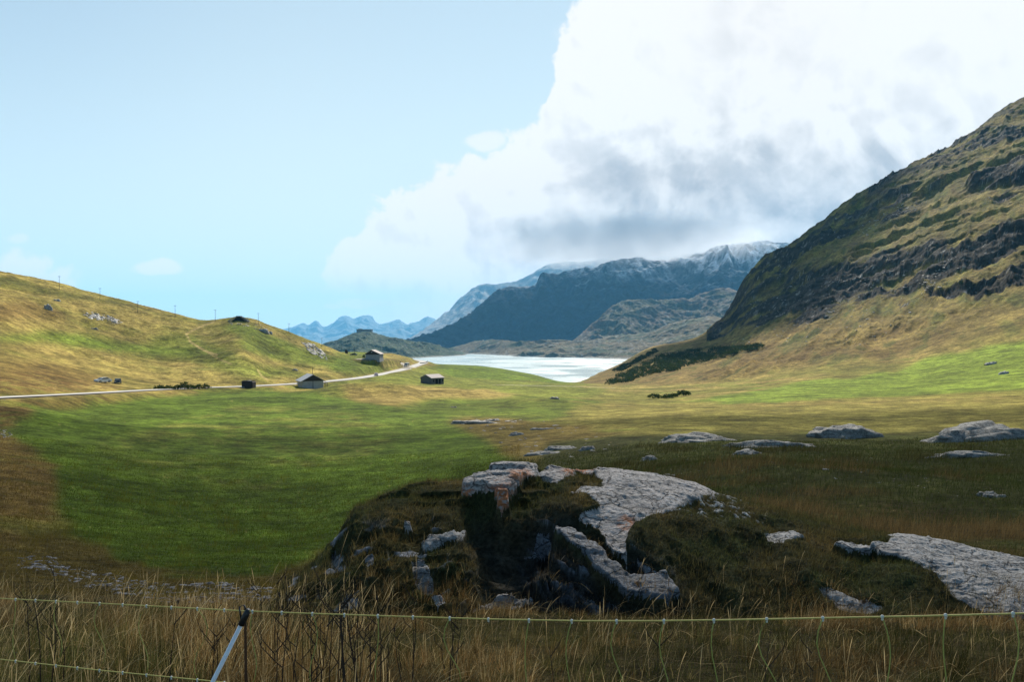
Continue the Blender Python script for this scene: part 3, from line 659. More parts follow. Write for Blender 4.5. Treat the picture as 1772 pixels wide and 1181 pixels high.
SM = [None] * len(SLABS); flat = np.zeros(MZ.shape)
def slab_masks(big):
    global flat
    py_ = CY - MZ / MD * FX
    for i, (P, lf, kw) in enumerate(SLABS):
        if (kw['seed'] in (3, 8, 11, 28)) != big: continue
        cx = sum(p[0] for p in P) / len(P); cy = sum(p[1] for p in P) / len(P); P = [(cx + (x - cx) * 1.08, cy + (y - cy) * 1.08) for x, y in P]
        sz = max(max(p[0] for p in P) - min(p[0] for p in P), 20); am = min(9, sz * .10)
        f = inpoly(MP + fbm(MX / .35, MD / .35, 4, 700 + kw['seed']) * am * 1.5, py_ + fbm(MX / .35, MD / .35, 4, 800 + kw['seed']) * am, P)
        f0 = f.astype(float)
        for k in range(2): f0 = boxblur(boxblur(f0, 1, 0), 1, 1)
        SM[i] = (f, f0); flat = np.maximum(flat, f0)
slab_masks(True)
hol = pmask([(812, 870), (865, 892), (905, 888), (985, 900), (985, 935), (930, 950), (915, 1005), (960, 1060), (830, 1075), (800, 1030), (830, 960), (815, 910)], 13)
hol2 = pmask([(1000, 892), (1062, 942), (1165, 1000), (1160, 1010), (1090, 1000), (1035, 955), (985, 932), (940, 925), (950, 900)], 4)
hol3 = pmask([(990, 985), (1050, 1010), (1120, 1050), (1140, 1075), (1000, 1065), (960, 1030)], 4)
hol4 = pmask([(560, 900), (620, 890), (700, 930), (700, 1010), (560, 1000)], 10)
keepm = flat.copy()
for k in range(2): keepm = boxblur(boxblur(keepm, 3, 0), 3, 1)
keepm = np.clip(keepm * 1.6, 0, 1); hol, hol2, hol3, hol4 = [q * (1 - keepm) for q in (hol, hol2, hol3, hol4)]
MZ = MZ - hol * .62 - hol2 * .40 - hol3 * .28
face = pmask([(915, 880), (985, 880), (1060, 930), (1180, 1000), (1190, 1060), (1100, 1075), (960, 1070), (900, 1000)], 8) * (1 - keepm)
face2 = pmask([(560, 940), (620, 890), (740, 880), (810, 900), (810, 1060), (600, 1060)], 10)
py_ = CY - MZ / MD * FX
stt = ridge((py_ - .62 * MP) / 34 + fbm(MX / .4, MD / .4, 3, 44) * .5, (MP + .6 * py_) / 170, 4, 640); stt2 = ridge((py_ + .5 * MP) / 40, (MP - .5 * py_) / 120, 4, 641)
MZ += (stt - .5) * .26 * face + (stt2 - .5) * .16 * face2
slab_masks(False)
rub = fbm(MX / 1.1, MD / 1.1, 3, 510) * .17 + fbm(MX / .38, MD / .38, 3, 511) * .08 + fbm(MX / .12, MD / .12, 3, 512) * .03
pln = fbm(MX / 1.4, MD / 1.4, 2, 510) * .12 + (ridge(MX / .5 + MD / .7, MD / .35 - MX / .9, 5, 515, .5) - .5) * .055
pln += (np.floor(fbm(MX / .8, MD / .5, 3, 516) * 5) / 5) * .05 + fbm(MX / .05, MD / .05, 3, 517) * .012
MZ += (rub * (1 - flat) + pln * flat) * env * np.where(MT > .9, .7, 1)
for (P, lf, kw), (f, f0) in zip(SLABS, SM): MZ += f0 * (lf * (.7 if kw['seed'] in (3, 8, 11, 28) else .25) + .02)
led = fbm(MX / .9, (MD * .5 + MZ) / .16, 3, 520)
MZ += ss(led, .1, .3) * .07 * ss(1100 - MP, 0, 200) * env
mound_c = np.broadcast_to(np.array((.040, .038, .017)), MZ.shape + (3,)).copy()
mm1 = fbm(MX / .5, MD / .5, 4, 531)
mound_c = mixc(mound_c, ss(mm1, 0, .5) * .7, (.085, .064, .026)); mound_c = mixc(mound_c, ss(-mm1, .1, .5) * .6, (.028, .038, .014))
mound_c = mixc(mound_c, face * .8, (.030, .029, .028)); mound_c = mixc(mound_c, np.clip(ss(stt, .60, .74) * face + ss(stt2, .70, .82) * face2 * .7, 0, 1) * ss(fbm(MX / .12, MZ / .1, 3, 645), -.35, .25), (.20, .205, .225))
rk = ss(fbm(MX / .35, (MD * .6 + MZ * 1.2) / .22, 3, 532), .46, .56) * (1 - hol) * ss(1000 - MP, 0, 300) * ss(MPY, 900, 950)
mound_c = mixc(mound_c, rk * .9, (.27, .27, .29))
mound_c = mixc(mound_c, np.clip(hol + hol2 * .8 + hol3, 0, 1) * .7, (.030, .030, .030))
pb = ss(fbm(MX / .06, MD / .06, 2, 533), .32, .5) * pmask([(1180, 858), (1250, 862), (1290, 885), (1330, 905), (1260, 900), (1150, 880)], 6)
mound_c = mixc(mound_c, pb, (.42, .41, .39)); MZ += pb * .02
M_turf = terrain_mat('mossy_turf', (.05, .3), .45, ((.05, .03), (.25, .06)))
OFF = np.array([.5, 10.5, -3.0])
outcrop = empty('rock_outcrop', (0.5, 10.5, -3.0), label='huge dark mossy outcrop with grey slabs and one rust-tipped ledge', cat='rock outcrop')

def local(V): return np.asarray(V) - OFF
Vm = np.stack([MX, MD, MZ], -1).reshape(-1, 3)
MPYF = CY - MZ / MD * FX
def mhit(px, py, d0=8.0):
    c = int(np.clip(round((px - 440) / 1.6), 0, len(mpx) - 1)); k = np.where((MPYF[:, c] <= py) & (MD[:, c] >= d0))[0]
    r = k[0] if len(k) else int(np.argmin(MPYF[:, c])); return np.array([(px - CX) / FX * MD[r, c], MD[r, c], MZ[r, c]])
def MH(x, y):                                     # height of mound or ground
    z = H(x, y); px = CX + FX * x / y; c = np.clip(((px - 440) / 1.6).astype(int), 0, len(mpx) - 1)
    dcc = dc[0, c]; t = np.where(y <= dcc, (y - 8) / (dcc - 8), 1 + (y - dcc) / 3.2)
    r = np.interp(t, np.r_[mt, mb], np.arange(len(MT))); ok = (px > 440) & (px < 2100) & (t > 0) & (t < 2)
    zm = MZ[np.clip(r.astype(int), 0, len(MT) - 1), c]
    return np.where(ok & (zm > z), zm, z), ok & (zm > z), np.clip(r.astype(int), 0, len(MT) - 1), c

def stone_mat(name, base, lichen=None, scale=1.0, stretch=(1, 1, 2.2)):
    m, T = mat_new(name); b = T.n('ShaderNodeBsdfPrincipled', i_Roughness=.75); b.inputs['Specular IOR Level'].default_value = .35
    g = T.n('ShaderNodeTexCoord'); mpn = T.n('ShaderNodeMapping'); T.l(g.outputs['Object'], mpn.inputs[0]); mpn.inputs['Scale'].default_value = tuple(scale * q for q in stretch); mpn.inputs['Rotation'].default_value = (.3, .5, .6)
    def nz(s, d=6, r=.6, dist=0):
        n = T.n('ShaderNodeTexNoise', i_Scale=s, i_Detail=float(d), i_Roughness=r, i_Distortion=dist); T.l(mpn.outputs[0], n.inputs['Vector']); return n.outputs[0]
    c = T.mix(T.sm(nz(2.5, 8, .7), .3, .7), tuple(x * .55 for x in base), tuple(x * 1.25 for x in base))
    c = T.mix(T.sm(nz(14, 6, .7), .50, .62), c, tuple(x * .28 for x in base)); c = T.mix(T.sm(nz(30, 4, .6), .60, .68), c, tuple(min(.8, x * 1.9) for x in base))
    v = T.n('ShaderNodeTexVoronoi', feature='DISTANCE_TO_EDGE', i_Scale=3.2)
    nn = T.n('ShaderNodeTexNoise', i_Scale=3.0, i_Detail=5.0); T.l(mpn.outputs[0], nn.inputs['Vector']); T.l(T.mix(.25, mpn.outputs[0], nn.outputs[1]), v.inputs['Vector'])
    crack = T.sm(v.outputs[0], .0, .035)
    c = T.mix(crack, tuple(x * .2 for x in base), c)
    if lichen:
        at = T.n('ShaderNodeAttribute', attribute_name='col'); sx_ = T.n('ShaderNodeSeparateColor'); T.l(at.outputs['Color'], sx_.inputs[0])
        f = T.m('MULTIPLY', sx_.outputs[0], T.sm(nz(7, 6, .7), .40, .55)); c = T.mix(f, c, lichen)
    T.l(c, b.inputs['Base Color'])
    h = T.m('ADD', T.m('MULTIPLY', nz(6, 8, .7, .5), 1.0), T.m('MULTIPLY', crack, .35))
    bn = T.n('ShaderNodeBump', i_Strength=1.0, i_Distance=.045 / scale); T.l(h, bn.inputs['Height']); T.l(bn.outputs[0], b.inputs['Normal']); finish(T, b); return m
M_slab = stone_mat('gneiss', (.29, .272, .258)); M_slabo = stone_mat('gneiss_lichen', (.31, .28, .265), (.36, .115, .035)); M_slabd = stone_mat('gneiss_dark', (.16, .16, .17))
taken = np.zeros((MT.shape[0] - 1, MT.shape[1] - 1), bool)
for (P, lf, kw), (f, f0) in zip(SLABS, SM):
    cell = f[:-1, :-1] & f[1:, 1:] & ~taken
    if cell.sum() < 8: continue
    
    todo = set(map(tuple, np.argwhere(cell))); best = []
    while todo:
        st = [todo.pop()]; comp = []
        while st:
            q = st.pop(); comp.append(q)
            for nb in ((q[0] + 1, q[1]), (q[0] - 1, q[1]), (q[0], q[1] + 1), (q[0], q[1] - 1)):
                if nb in todo: todo.remove(nb); st.append(nb)
        if len(comp) > len(best): best = comp
    cell = np.zeros_like(cell); bb = np.array(best); cell[bb[:, 0], bb[:, 1]] = True
    taken |= cell; li = np.zeros(MZ.shape + (3,))
    for x, y, rx, ry in kw.get('lich', []): li[..., 0] = np.maximum(li[..., 0], np.clip(1.5 - np.hypot((MP - x) / rx, (MPYF - y) / ry), 0, 1))
    v, fc2, c2 = compact(local(Vm), grid_faces(len(MT), len(mpx), cell), li.reshape(-1, 3))
    mesh_obj('rock_slab', v, fc2, {'d': M_slabd, 'o': M_slabo}.get(kw.get('mat'), M_slab), outcrop, True, colr=c2, label=kw.get('label'))
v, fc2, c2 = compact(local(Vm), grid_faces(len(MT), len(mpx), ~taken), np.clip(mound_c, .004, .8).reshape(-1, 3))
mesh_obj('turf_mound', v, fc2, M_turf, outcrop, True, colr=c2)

# ------------------------------------------------------------------ boulders and outcrops standing in the turf
def rock(px, py, wpx, hpx, label, group=None, depth=.9, seed=0, mat=None, name='boulder', sink=.35, flat=.5, tilt=0, D=None):
    p = hit(px, py, 9.0) if D is None else np.array([(px - CX) / FX * D, D, float(H((px - CX) / FX * D, D))])
    w = wpx / FX * p[1] / 2 * 1.12; h = hpx / FX * p[1] * .78; Hh = h / .5
    n, m_ = 64, 34; th = np.linspace(0, math.pi, m_); ph = np.linspace(0, 2 * math.pi, n, endpoint=False); TH, PH = np.meshgrid(th, ph, indexing='ij')
    d = np.stack([np.sin(TH) * np.cos(PH), np.sin(TH) * np.sin(PH), np.cos(TH)], -1).reshape(-1, 3)
    q = np.sign(d) * np.abs(d) ** .85; q[:, 2] = np.sign(d[:, 2]) * np.abs(d[:, 2]) ** .85
    k = 1 + fbm3(d * np.array([1.6, 1.6, 1.2]) + seed, 5, seed, .58) * .55
    V = q * k[:, None] * np.array([w, w * depth, Hh])
    bed = V[:, 2] + V[:, 0] * Hh / w * .30 * (1 if seed % 2 else -1) + fbm3(d * 3 + seed, 3, seed + 2) * Hh * .12; st_ = Hh * .21; fr_ = bed / st_ - np.floor(bed / st_)
    out = 1 + (np.where(fr_ < .75, 0, (fr_ - .75) / .25) - .5) * .10; V[:, :2] *= (2 - out)[:, None]; V[:, 2] += (np.floor(bed / st_) * st_ + ss(fr_, .6, 1) * st_ - bed) * .7
    V[:, 2] += V[:, 0] * tilt - Hh * .5
    f = []
    for j in range(m_ - 1):
        for i in range(n): f.append((j * n + i, (j + 1) * n + i, (j + 1) * n + (i + 1) % n, j * n + (i + 1) % n))
    o = mesh_obj(name, V, np.array(f), mat or M_rock, None, True, label=label, cat='rock', group=group); o.location = p; return o
M_rock = stone_mat('field_rock', (.27, .25, .22), scale=.8)
M_rockf = stone_mat('pale_rock', (.42, .40, .37), scale=.25)
GR = 'grey rocks lying in the rough pasture'
rock(1208, 764, 128, 15, 'long low grey rock with a rounded back on the dark rise', GR, .5, 3)
rock(1330, 774, 150, 9, 'thin flat grey rock ledge trailing off beside the long low rock', GR, .25, 4, tilt=-.03)
rock(1468, 757, 112, 19, 'rounded grey rock hump standing alone on the plain', GR, .6, 5)
rock(1712, 762, 200, 30, 'broad layered grey rock at the right edge with turf across it', GR, .5, 6)
rock(1685, 790, 130, 12, 'low grey ledge just below the broad layered rock', GR, .3, 7)
rock(1294, 786, 44, 9, 'small pale stone below the thin flat ledge', GR, .7, 8)
rock(1126, 797, 30, 7, 'small pale stone on the dark rise behind the big outcrop', GR, .7, 9)
rock(1716, 860, 44, 10, 'small grey stone half sunk in the dark turf under the right-hand ledge', GR, .7, 10)
rock(941, 786, 56, 6, 'flat pale slab lowest of the slabs lying behind the big outcrop', GR, .5, 11)
rock(974, 778, 50, 6, 'flat pale slab in the middle of those behind the big outcrop', GR, .5, 12)
rock(1017, 779, 24, 8, 'short pale stone east of the flat slabs behind the big outcrop', GR, .7, 13)
rock(826, 733, 84, 6, 'long flat pale slab at the end of the green meadow', GR, .4, 14)
rock(850, 729, 26, 5, 'small pale stone above the long flat slab by the meadow', GR, .6, 15)
rock(893, 754, 26, 6, 'small pale stone between the meadow slab and the big outcrop', GR, .6, 16)
rock(938, 744, 40, 4, 'thin pale slab in the brown heath above the outcrop', GR, .4, 17)
rock(1158, 827, 22, 6, 'tiny pale stone right above the largest slab of the outcrop', GR, .6, 18)
rock(1715, 631, 20, 5, 'small grey boulder on the bright green strip under the slope', GR, .6, 19, mat=M_rockf)
rock(1738, 648, 16, 5, 'small brown-grey boulder lower on the bright green strip', GR, .6, 20, mat=M_rockf)
rock(960, 691, 16, 5, 'dark stone in the pasture near the dry track', GR, .8, 21)
rock(785, 706, 10, 3, 'tiny pale stone in the pasture below the stone barn', GR, .8, 22)
GH = 'pale rocks on the grassy hill'
rock(84, 535, 12, 9, 'pale leaning rock high on the grassy hill', GH, .6, 31, mat=M_rockf, tilt=-.5)
rock(97, 521, 12, 3, 'thin pale rock above the leaning rock on the hill', GH, .6, 32, mat=M_rockf)
rock(455, 573, 18, 6, 'pale rock below the stone shelter on the knoll', GH, .6, 33, mat=M_rockf)
rock(466, 577, 9, 3, 'smaller pale rock beside the rock below the shelter', GH, .6, 34, mat=M_rockf)
rock(476, 554, 10, 4, 'pale rock on the skyline right of the shelter', GH, .6, 35, mat=M_rockf)
rock(162, 570, 12, 3, 'dark stone under the scree patch on the hill', GH, .6, 36)
rock(510, 641, 10, 3, 'dark stone pair on the slope above the pale-walled barn', GH, .6, 37)

M_wet = stone_mat('wet_stone', (.13, .13, .14), scale=.8)
def scatter_rocks(name, P, n, smin, smax, mat, label, seed=0, hf=hit, aspect=.45, tilt=None):
    r = np.random.default_rng(seed); xs = [p[0] for p in P]; ys = [p[1] for p in P]; V = []; F = []; b = 0
    base = np.array([(-1, -1, 0), (1, -1, 0), (1, 1, 0), (-1, 1, 0), (-.7, -.7, 1), (.7, -.6, 1), (.6, .7, 1), (-.7, .6, 1)], float)
    fc_ = np.array([(0, 1, 5, 4), (1, 2, 6, 5), (2, 3, 7, 6), (3, 0, 4, 7), (4, 5, 6, 7)])
    k = 0
    while k < n:
        x, y = r.uniform(min(xs), max(xs)), r.uniform(min(ys), max(ys))
        if not inpoly(np.array([x]), np.array([y]), P)[0]: continue
        p = hf(x, y); s = r.uniform(smin, smax) ** 1.0 * p[1] / FX * r.choice([.5, .7, 1, 1.4])
        v = base + r.normal(0, .22, base.shape); v *= np.array([s * r.uniform(.8, 1.8), s * r.uniform(.6, 1.2), s * r.uniform(.5, 1) * aspect * 2]); a = r.uniform(-.4, .4)
        v[:, 2] += v[:, 0] * (r.normal(0, .15) if tilt is None else tilt)
        v = v @ np.array([(math.cos(a), math.sin(a), 0), (-math.sin(a), math.cos(a), 0), (0, 0, 1)]); v += p - np.array([0, 0, s * .15])
        V.append(v); F.append(fc_ + b); b += 8; k += 1
    return mesh_obj(name, np.concatenate(V), np.concatenate(F), mat, label=label, cat='rocks', kind='stuff')
scatter_rocks('rubble', [(140, 545), (165, 542), (195, 548), (212, 558), (200, 562), (180, 556), (150, 550)], 95, 1.2, 2.4, M_rockf, 'white scree patch on the grassy hill', 1, tilt=-.3)
scatter_rocks('rubble', [(525, 594), (545, 596), (562, 612), (567, 624), (545, 616), (530, 606)], 90, 1.2, 2.6, M_rockf, 'sloping layered rubble on the shoulder of the knoll', 2, tilt=-.5)
scatter_rocks('rubble', [(395, 556), (430, 560), (452, 562), (470, 578), (445, 570), (400, 562)], 40, .5, 1.2, M_rockf, 'loose stones below the shelter on the knoll', 3)
scatter_rocks('rubble', [(20, 966), (80, 962), (130, 985), (230, 1003), (300, 1015), (380, 1010), (480, 1018), (480, 1040), (300, 1048), (180, 1025), (90, 1000), (30, 985)], 520, 1.4, 4.5, M_wet, 'broken wet stones along the dip below the meadow', 4, aspect=.3)
scatter_rocks('rubble', [(1250, 585), (1300, 520), (1400, 480), (1550, 480), (1640, 470), (1700, 440), (1600, 540), (1500, 600), (1300, 600)], 260, .5, 1.3, M_rockf, 'scattered pale stones below the cliffs of the big slope', 5)
scatter_rocks('rubble', [(1480, 395), (1560, 355), (1600, 350), (1540, 390), (1500, 410)], 80, .6, 1.4, M_rockf, 'pale stone fan under the upper rock band', 6)
scatter_rocks('rubble', [(1590, 500), (1640, 450), (1660, 440), (1620, 490), (1600, 510)], 70, .6, 1.4, M_rockf, 'pale stone fan between the lower cliffs', 7)
scatter_rocks('rubble', [(770, 728), (880, 722), (1010, 738), (1070, 765), (1040, 792), (930, 795), (880, 775)], 70, 1.0, 3.2, M_rock, 'low grey stones breaking the brown heath beyond the outcrop', 9, aspect=.25)
scatter_rocks('rubble', [(1060, 790), (1200, 775), (1400, 785), (1600, 800), (1772, 830), (1700, 880), (1400, 830), (1150, 830)], 60, .8, 3.0, M_rock, 'small grey stones in the dark pasture beyond the outcrop', 10, aspect=.25)
scatter_rocks('rubble', [(0, 740), (14, 745), (20, 755), (0, 762)], 25, 1., 2., M_rockf, 'small pale stones on the bank at the left edge', 8)

# ------------------------------------------------------------------ buildings
M_plaster = plain('grey_plaster', (.33, .33, .33), .9, .1, .25, 1.2); M_stonew = plain('rubble_stone_wall', (.13, .125, .12), .95, .1, .45, 3.0); M_lightstone = plain('grey_stone_wall', (.24, .25, .27), .95, .1, .35, 2.5)
M_darkwood = plain('dark_boards', (.035, .028, .024), .8, .2, .3, 4); M_metal = plain('weathered_sheet_roof', (.30, .31, .33), .6, .3, .15, 1.5, 0)
M_slate = plain('stone_tile_roof', (.36, .31, .29), .85, .3, .35, 2.0); M_black = plain('dark_opening', (.01, .01, .01), .9, .1, .2); M_pole = plain('old_pole_wood', (.07, .06, .05), .9, .1, .3)
def P3(px, D, dz=0): x = (px - CX) / FX * D; return (x, D, float(H(x, D)) + dz)
def gable_house(name, px, D, rz, w, l, h, rise, wall_m, roof_m, ov=.5, shift=0, gable_m=None, thick=.16, sink=.5, **k):
    """ridge along local y; front gable at -l/2; shift moves the ridge sideways"""
    r = empty(name, P3(px, D), rz, **k)
    b = MB(); b.prism([(-w / 2, -sink), (w / 2, -sink), (w / 2, h), (shift, h + rise), (-w / 2, h)], l); b.build('wall', wall_m, r)
    if gable_m:
        g = MB(); g.prism([(-w / 2 - .02, h - .15), (w / 2 + .02, h - .15), (w / 2, h + .02), (shift, h + rise - .05), (-w / 2, h + .02)], .14, c=-l / 2 - .08); g.build('gable_boards', gable_m, r)
    s = MB()
    for sg in (-1, 1):
        e = sg * w / 2; sl = rise / abs(e - shift); ex = e + sg * ov; ez = h - sl * ov
        s.prism([(shift, h + rise + .02), (ex, ez + .02), (ex, ez + .02 + thick), (shift, h + rise + thick + .02)], l + 2 * ov)
    s.build('roof', roof_m, r)
    return r
# barn with pale walls
bA = gable_house('barn', 537, 287, R(25), 7.3, 9.5, 2.9, 2.0, M_plaster, M_metal, .75, gable_m=M_darkwood, label='barn with pale lower walls, dark wooden gable and sheet roof beside the road', cat='barn')
b = MB(); b.tube([(0, -4.0, 4.6), (0, -4.0, 7.6)], .07); b.build('mast', M_pole, bA)
b = MB(); b.box((0, -4.80, 1.3), (.14, .12, 2.9)); b.build('corner_post', M_darkwood, bA)
b = MB(); b.box((4.6, -1.5, 1.9), (1.8, 4.5, .12)); b.box((5.3, -3.4, .9), (.12, .12, 1.9)); b.box((5.3, .4, .9), (.12, .12, 1.9)); b.build('lean_to', M_darkwood, bA)
for s_ in (-1, 1):
    b = MB(); b.box((3.68, s_ * 2, 1.6), (.08, .9, .8)); b.build('window', M_black, bA)
o = mesh_obj('post', *(lambda b: (np.array(b.v), b.f))((lambda b: (b.tube([(0, 0, -.4), (0, 0, 3.0)], .09), b)[1])(MB())), M_pole, label='short dark post just beside the eave of the barn with pale walls', cat='post'); o.location = P3(514, 292)
# stone barn
bC = gable_house('stone_barn', 748, 352, R(-36), 6.2, 8.2, 2.6, 1.35, M_stonew, M_slate, .35, sink=.8, thick=.22, label='low stone barn with a pale stone roof and dark door openings above the dry track', cat='barn')
M_side = plain('mossy_side_wall', (.16, .17, .14), .95, .1, .4, 3.0)
for i, (y, w_) in enumerate(((-2.6, .6), (-.6, 1.5), (1.4, 1.2), (3.2, .6))):
    b = MB(); b.box((3.13, y, 1.05 if w_ > 1 else 1.4), (.10, w_, 2.1 if w_ > 1 else 1.0)); b.build('door' if w_ > 1 else 'window', M_black, bC)
# house on the shoulder
bB = gable_house('stone_house', 648, 432, R(-3), 7.6, 9.5, 3.3, 2.0, M_lightstone, M_slate, .45, shift=-.6, sink=1.0, label='tall grey stone house on the shoulder of the hill beside the pale driveway', cat='house')
b = MB(); b.box((-.4, -4.88, 4.3), (.55, .08, .5)); b.build('window', M_metal, bB)
b = MB(); b.box((-4.9, -2.4, .1), (2.2, 4.0, 1.6)); b.build('terrace', M_lightstone, bB)
b = MB(); b.prism([(-3.8, 2.9), (3.8, 2.9), (3.8, 3.3), (-.6, 5.2), (-3.8, 3.3)], .10, c=-4.80); b.build('gable_boards', M_darkwood, bB)
# dark shed in the meadow
r = empty('shed', P3(430.5, 264), R(-6), label='small black shed with a pale panel on its flat roof between the hill and meadow', cat='shed')
b = MB(); b.prism([(-1.85, .2), (1.85, -.1), (1.9, 1.9), (1.5, 2.2), (-1.85, 2.25)], 2.6); b.build('wall', M_darkwood, r)
b = MB(); b.box((-.1, 0, 2.30), (3.5, 2.9, .10)); b.build('roof', M_black, r)
b = MB(); b.box((.5, -.3, 2.39), (.9, 1.6, .06)); b.build('roof_panel', M_metal, r)
b = MB(); b.box((-1.3, -1.4, .15), (.9, .5, .5)); b.build('step', M_plaster, r)
r = empty('hut', P3(599.5, 488), R(10), label='tiny dark hut on the grassy skyline away from the stone house', cat='hut')
b = MB(); b.prism([(-.85, -.3), (.85, -.3), (.85, 1.7), (0, 2.1), (-.85, 1.7)], 1.8); b.build('wall', M_darkwood, r)
b = MB(); b.prism([(-1.0, 1.68), (0, 2.16), (1.0, 1.68), (1.0, 1.76), (0, 2.24), (-1.0, 1.76)], 2.1); b.build('roof', M_pole, r)
# fort on the wooded hill
fz = (CY - 572.5) / FX * 2500
r = empty('fort', ((632 - CX) / FX * 2500, 2490, fz), R(-3), label='low flat-topped fort crowning the wooded hill by the lake', cat='fort')
b = MB(); b.box((0, 0, -3), (45, 24, 13)); b.build('wall', M_stonew, r)
b = MB(); b.box((0, 0, 4.1), (47, 26, 1.4)); b.box((-13, 0, 5.5), (10, 16, 1.6)); b.build('parapet', M_stonew, r)
# stone shelter on the knoll
sp_ = hit(413, 556, 300)
r = empty('stone_shelter', sp_, label='ruined stone shelter with a black opening on top of the knoll', cat='ruin')
b = MB(); b.prism([(-5.2, -.6), (-2.6, .9), (-1.2, 2.3), (.6, 2.6), (2.6, 1.2), (5.4, -.6)], 3.0, c=1.8); o = b.build('rear_bank', M_stonew, r)
b = MB(); b.prism([(-3.2, -.4), (-2.2, .9), (-.8, 2.1), (.6, 2.2), (2.2, .8), (3.0, -.4)], .4, c=.15); b.build('opening', M_black, r)
b = MB(); rr = random.Random(3)
for i in range(46):
    a = rr.uniform(0, 1); x = -5.4 + 10.8 * a; z = 2.5 * (1 - abs(2 * a - 1) ** 1.3) + rr.uniform(-.3, .15)
    s_ = rr.uniform(.25, .6)
    if abs(x) < 2.0 and z < 1.9: continue
    b.box((x, rr.uniform(-.5, .6), z), (s_ * 1.8, s_, s_ * .8), rr.uniform(-.5, .5))
b.build('boulder_rim', M_rockf, r)
# roadside parapet at the bend
b = MB(); pr = [P3(727, 556, .3), P3(733, 560, .3), P3(738, 578, .3), P3(740, 600, .3)]
for a, c_ in zip(pr[:-1], pr[1:]):
    mx = [(a[i] + c_[i]) / 2 for i in range(3)]; b.box((mx[0] - pr[0][0], mx[1] - pr[0][1], mx[2] - pr[0][2]), (math.dist(a[:2], c_[:2]), .4, 1.0), math.atan2(c_[1] - a[1], c_[0] - a[0]))
o = b.build('parapet_wall', M_stonew, label='low dark roadside wall round the outside of the bend above the lake', cat='wall'); o.location = pr[0]

# ------------------------------------------------------------------ utility poles
def upole():
    r = empty('utility_pole', (0, 0, 0))
    b = MB(); b.tube([(0, 0, -.6), (0, 0, 4), (0, 0, 8)], [.11, .09, .07]); b.build('pole', M_pole, r)
    b = MB(); b.box((0, 0, 7.5), (1.3, .12, .12)); b.build('crossarm', M_pole, r)
    for x in (-.5, .5):
        b = MB(); b.tube([(x, 0, 7.55), (x, 0, 7.8)], .05, 6); b.build('insulator', M_black, r)
    return r
up0 = upole()
poles = [(102.5, 501, 'highest on the hill near the left edge'), (173, 518.5, 'standing out against the sky above the scree patch'), (238.5, 541, 'next below the dark ditch on the hill'), (303, 550, 'in the middle of the falling ridge'),
         (372.5, 557, 'in the saddle before the knoll'), (447, 563, 'on the knoll right of the stone shelter'), (500, 577, 'on the down-slope with blue mountains behind'), (557, 601, 'lowest of the ridge, over the wooded hill'), (613.5, 613.5, 'beside the dark car near the stone house')]
for i, (px, py, t_) in enumerate(poles):
    o = up0 if i == 0 else copy_tree(up0); p = hit(px, py, 200); o.location = p; hp = [24, 20, 20, 22, 21, 20, 17, 16, 15][i] / FX * p[1]
    for c_ in (o,): c_.scale = (1, 1, hp / 8.0)
    tag(o, 'thin wooden utility pole ' + t_, 'utility pole', 'utility poles along the ridge')

# ------------------------------------------------------------------ vehicles
M_glass = plain('car_glass', (.02, .025, .03), .1, .8, .1); M_tyre = plain('tyre_rubber', (.02, .02, .02), .8, .2, .1); M_rim = plain('wheel_rim', (.4, .4, .4), .3, .6, .05, metallic=.6)
def vehicle(name, loc, rz, paint, kind, label):
    r = empty(name, loc, rz, label=label, cat={'parked_car': 'car', 'car': 'car', 'camper_van': 'van'}[name])
    L = 4.3 if kind == 'car' else 5.2; hw = .86 if kind == 'car' else 1.0
    if kind == 'car':
        body = [(-2.15, .35), (-2.1, .75), (-1.9, .95), (-.9, 1.0), (1.5, .98), (2.1, .85), (2.15, .4), (1.8, .28), (-1.8, .28)]; cab = [(-1.25, .98), (-.55, 1.42), (.95, 1.45), (1.75, .98)]
    else:
        body = [(-2.6, .4), (-2.55, 1.1), (-2.2, 1.35), (-1.7, 2.0), (-1.3, 2.45), (2.5, 2.5), (2.6, 2.3), (2.6, .4), (2.0, .3), (-2.0, .3)]; cab = None
    b = MB(); b.prism(body, hw * 2); b.build('body', paint, r)
    if cab:
        b = MB(); b.prism(cab, hw * 1.76); ca = b.build('cabin', paint, r)
        for s_ in (-1, 1):
            b = MB(); b.prism([(-1.0, 1.03), (-.5, 1.36), (.9, 1.38), (1.4, 1.03)], .02, c=s_ * (hw * .88 + .012)); b.build('side_window', M_glass, r)
        b = MB(); b.add([(-1.27, -.68, 1.02), (-1.27, .68, 1.02), (-.62, .62, 1.40), (-.62, -.62, 1.40)], [(0, 1, 2, 3)]); b.build('windscreen', M_glass, r)
        b = MB(); b.add([(1.74, -.68, 1.02), (1.74, .68, 1.02), (1.05, .62, 1.41), (1.05, -.62, 1.41)], [(0, 3, 2, 1)]); b.build('rear_window', M_glass, r)
    else:
        b = MB(); b.add([(-2.24, -.85, 1.36), (-2.24, .85, 1.36), (-1.72, .85, 2.0), (-1.72, -.85, 2.0)], [(0, 1, 2, 3)]); b.build('windscreen', M_glass, r)
        for s_ in (-1, 1):
            b = MB(); b.prism([(-1.7, 1.35), (-1.3, 1.95), (1.9, 1.95), (1.9, 1.35)], .02, c=s_ * 1.012); b.build('side_window', M_glass, r)
    for sx_ in (-1.35, 1.35):
        for sy in (-1, 1):
            b = MB(); b.tube([(sx_, sy * (hw - .18), .33), (sx_, sy * (hw + .03), .33)], .33, 14); w_ = b.build('wheel', M_tyre, r)
            b = MB(); b.tube([(sx_, sy * (hw + .0), .33), (sx_, sy * (hw + .045), .33)], .18, 10); b.build('rim', M_rim, w_)
    for sy in (-.62, .62):
        b = MB(); b.box((-2.12 if kind == 'car' else -2.57, sy, .68), (.08, .3, .14)); b.build('headlight', M_rim, r)
    return r
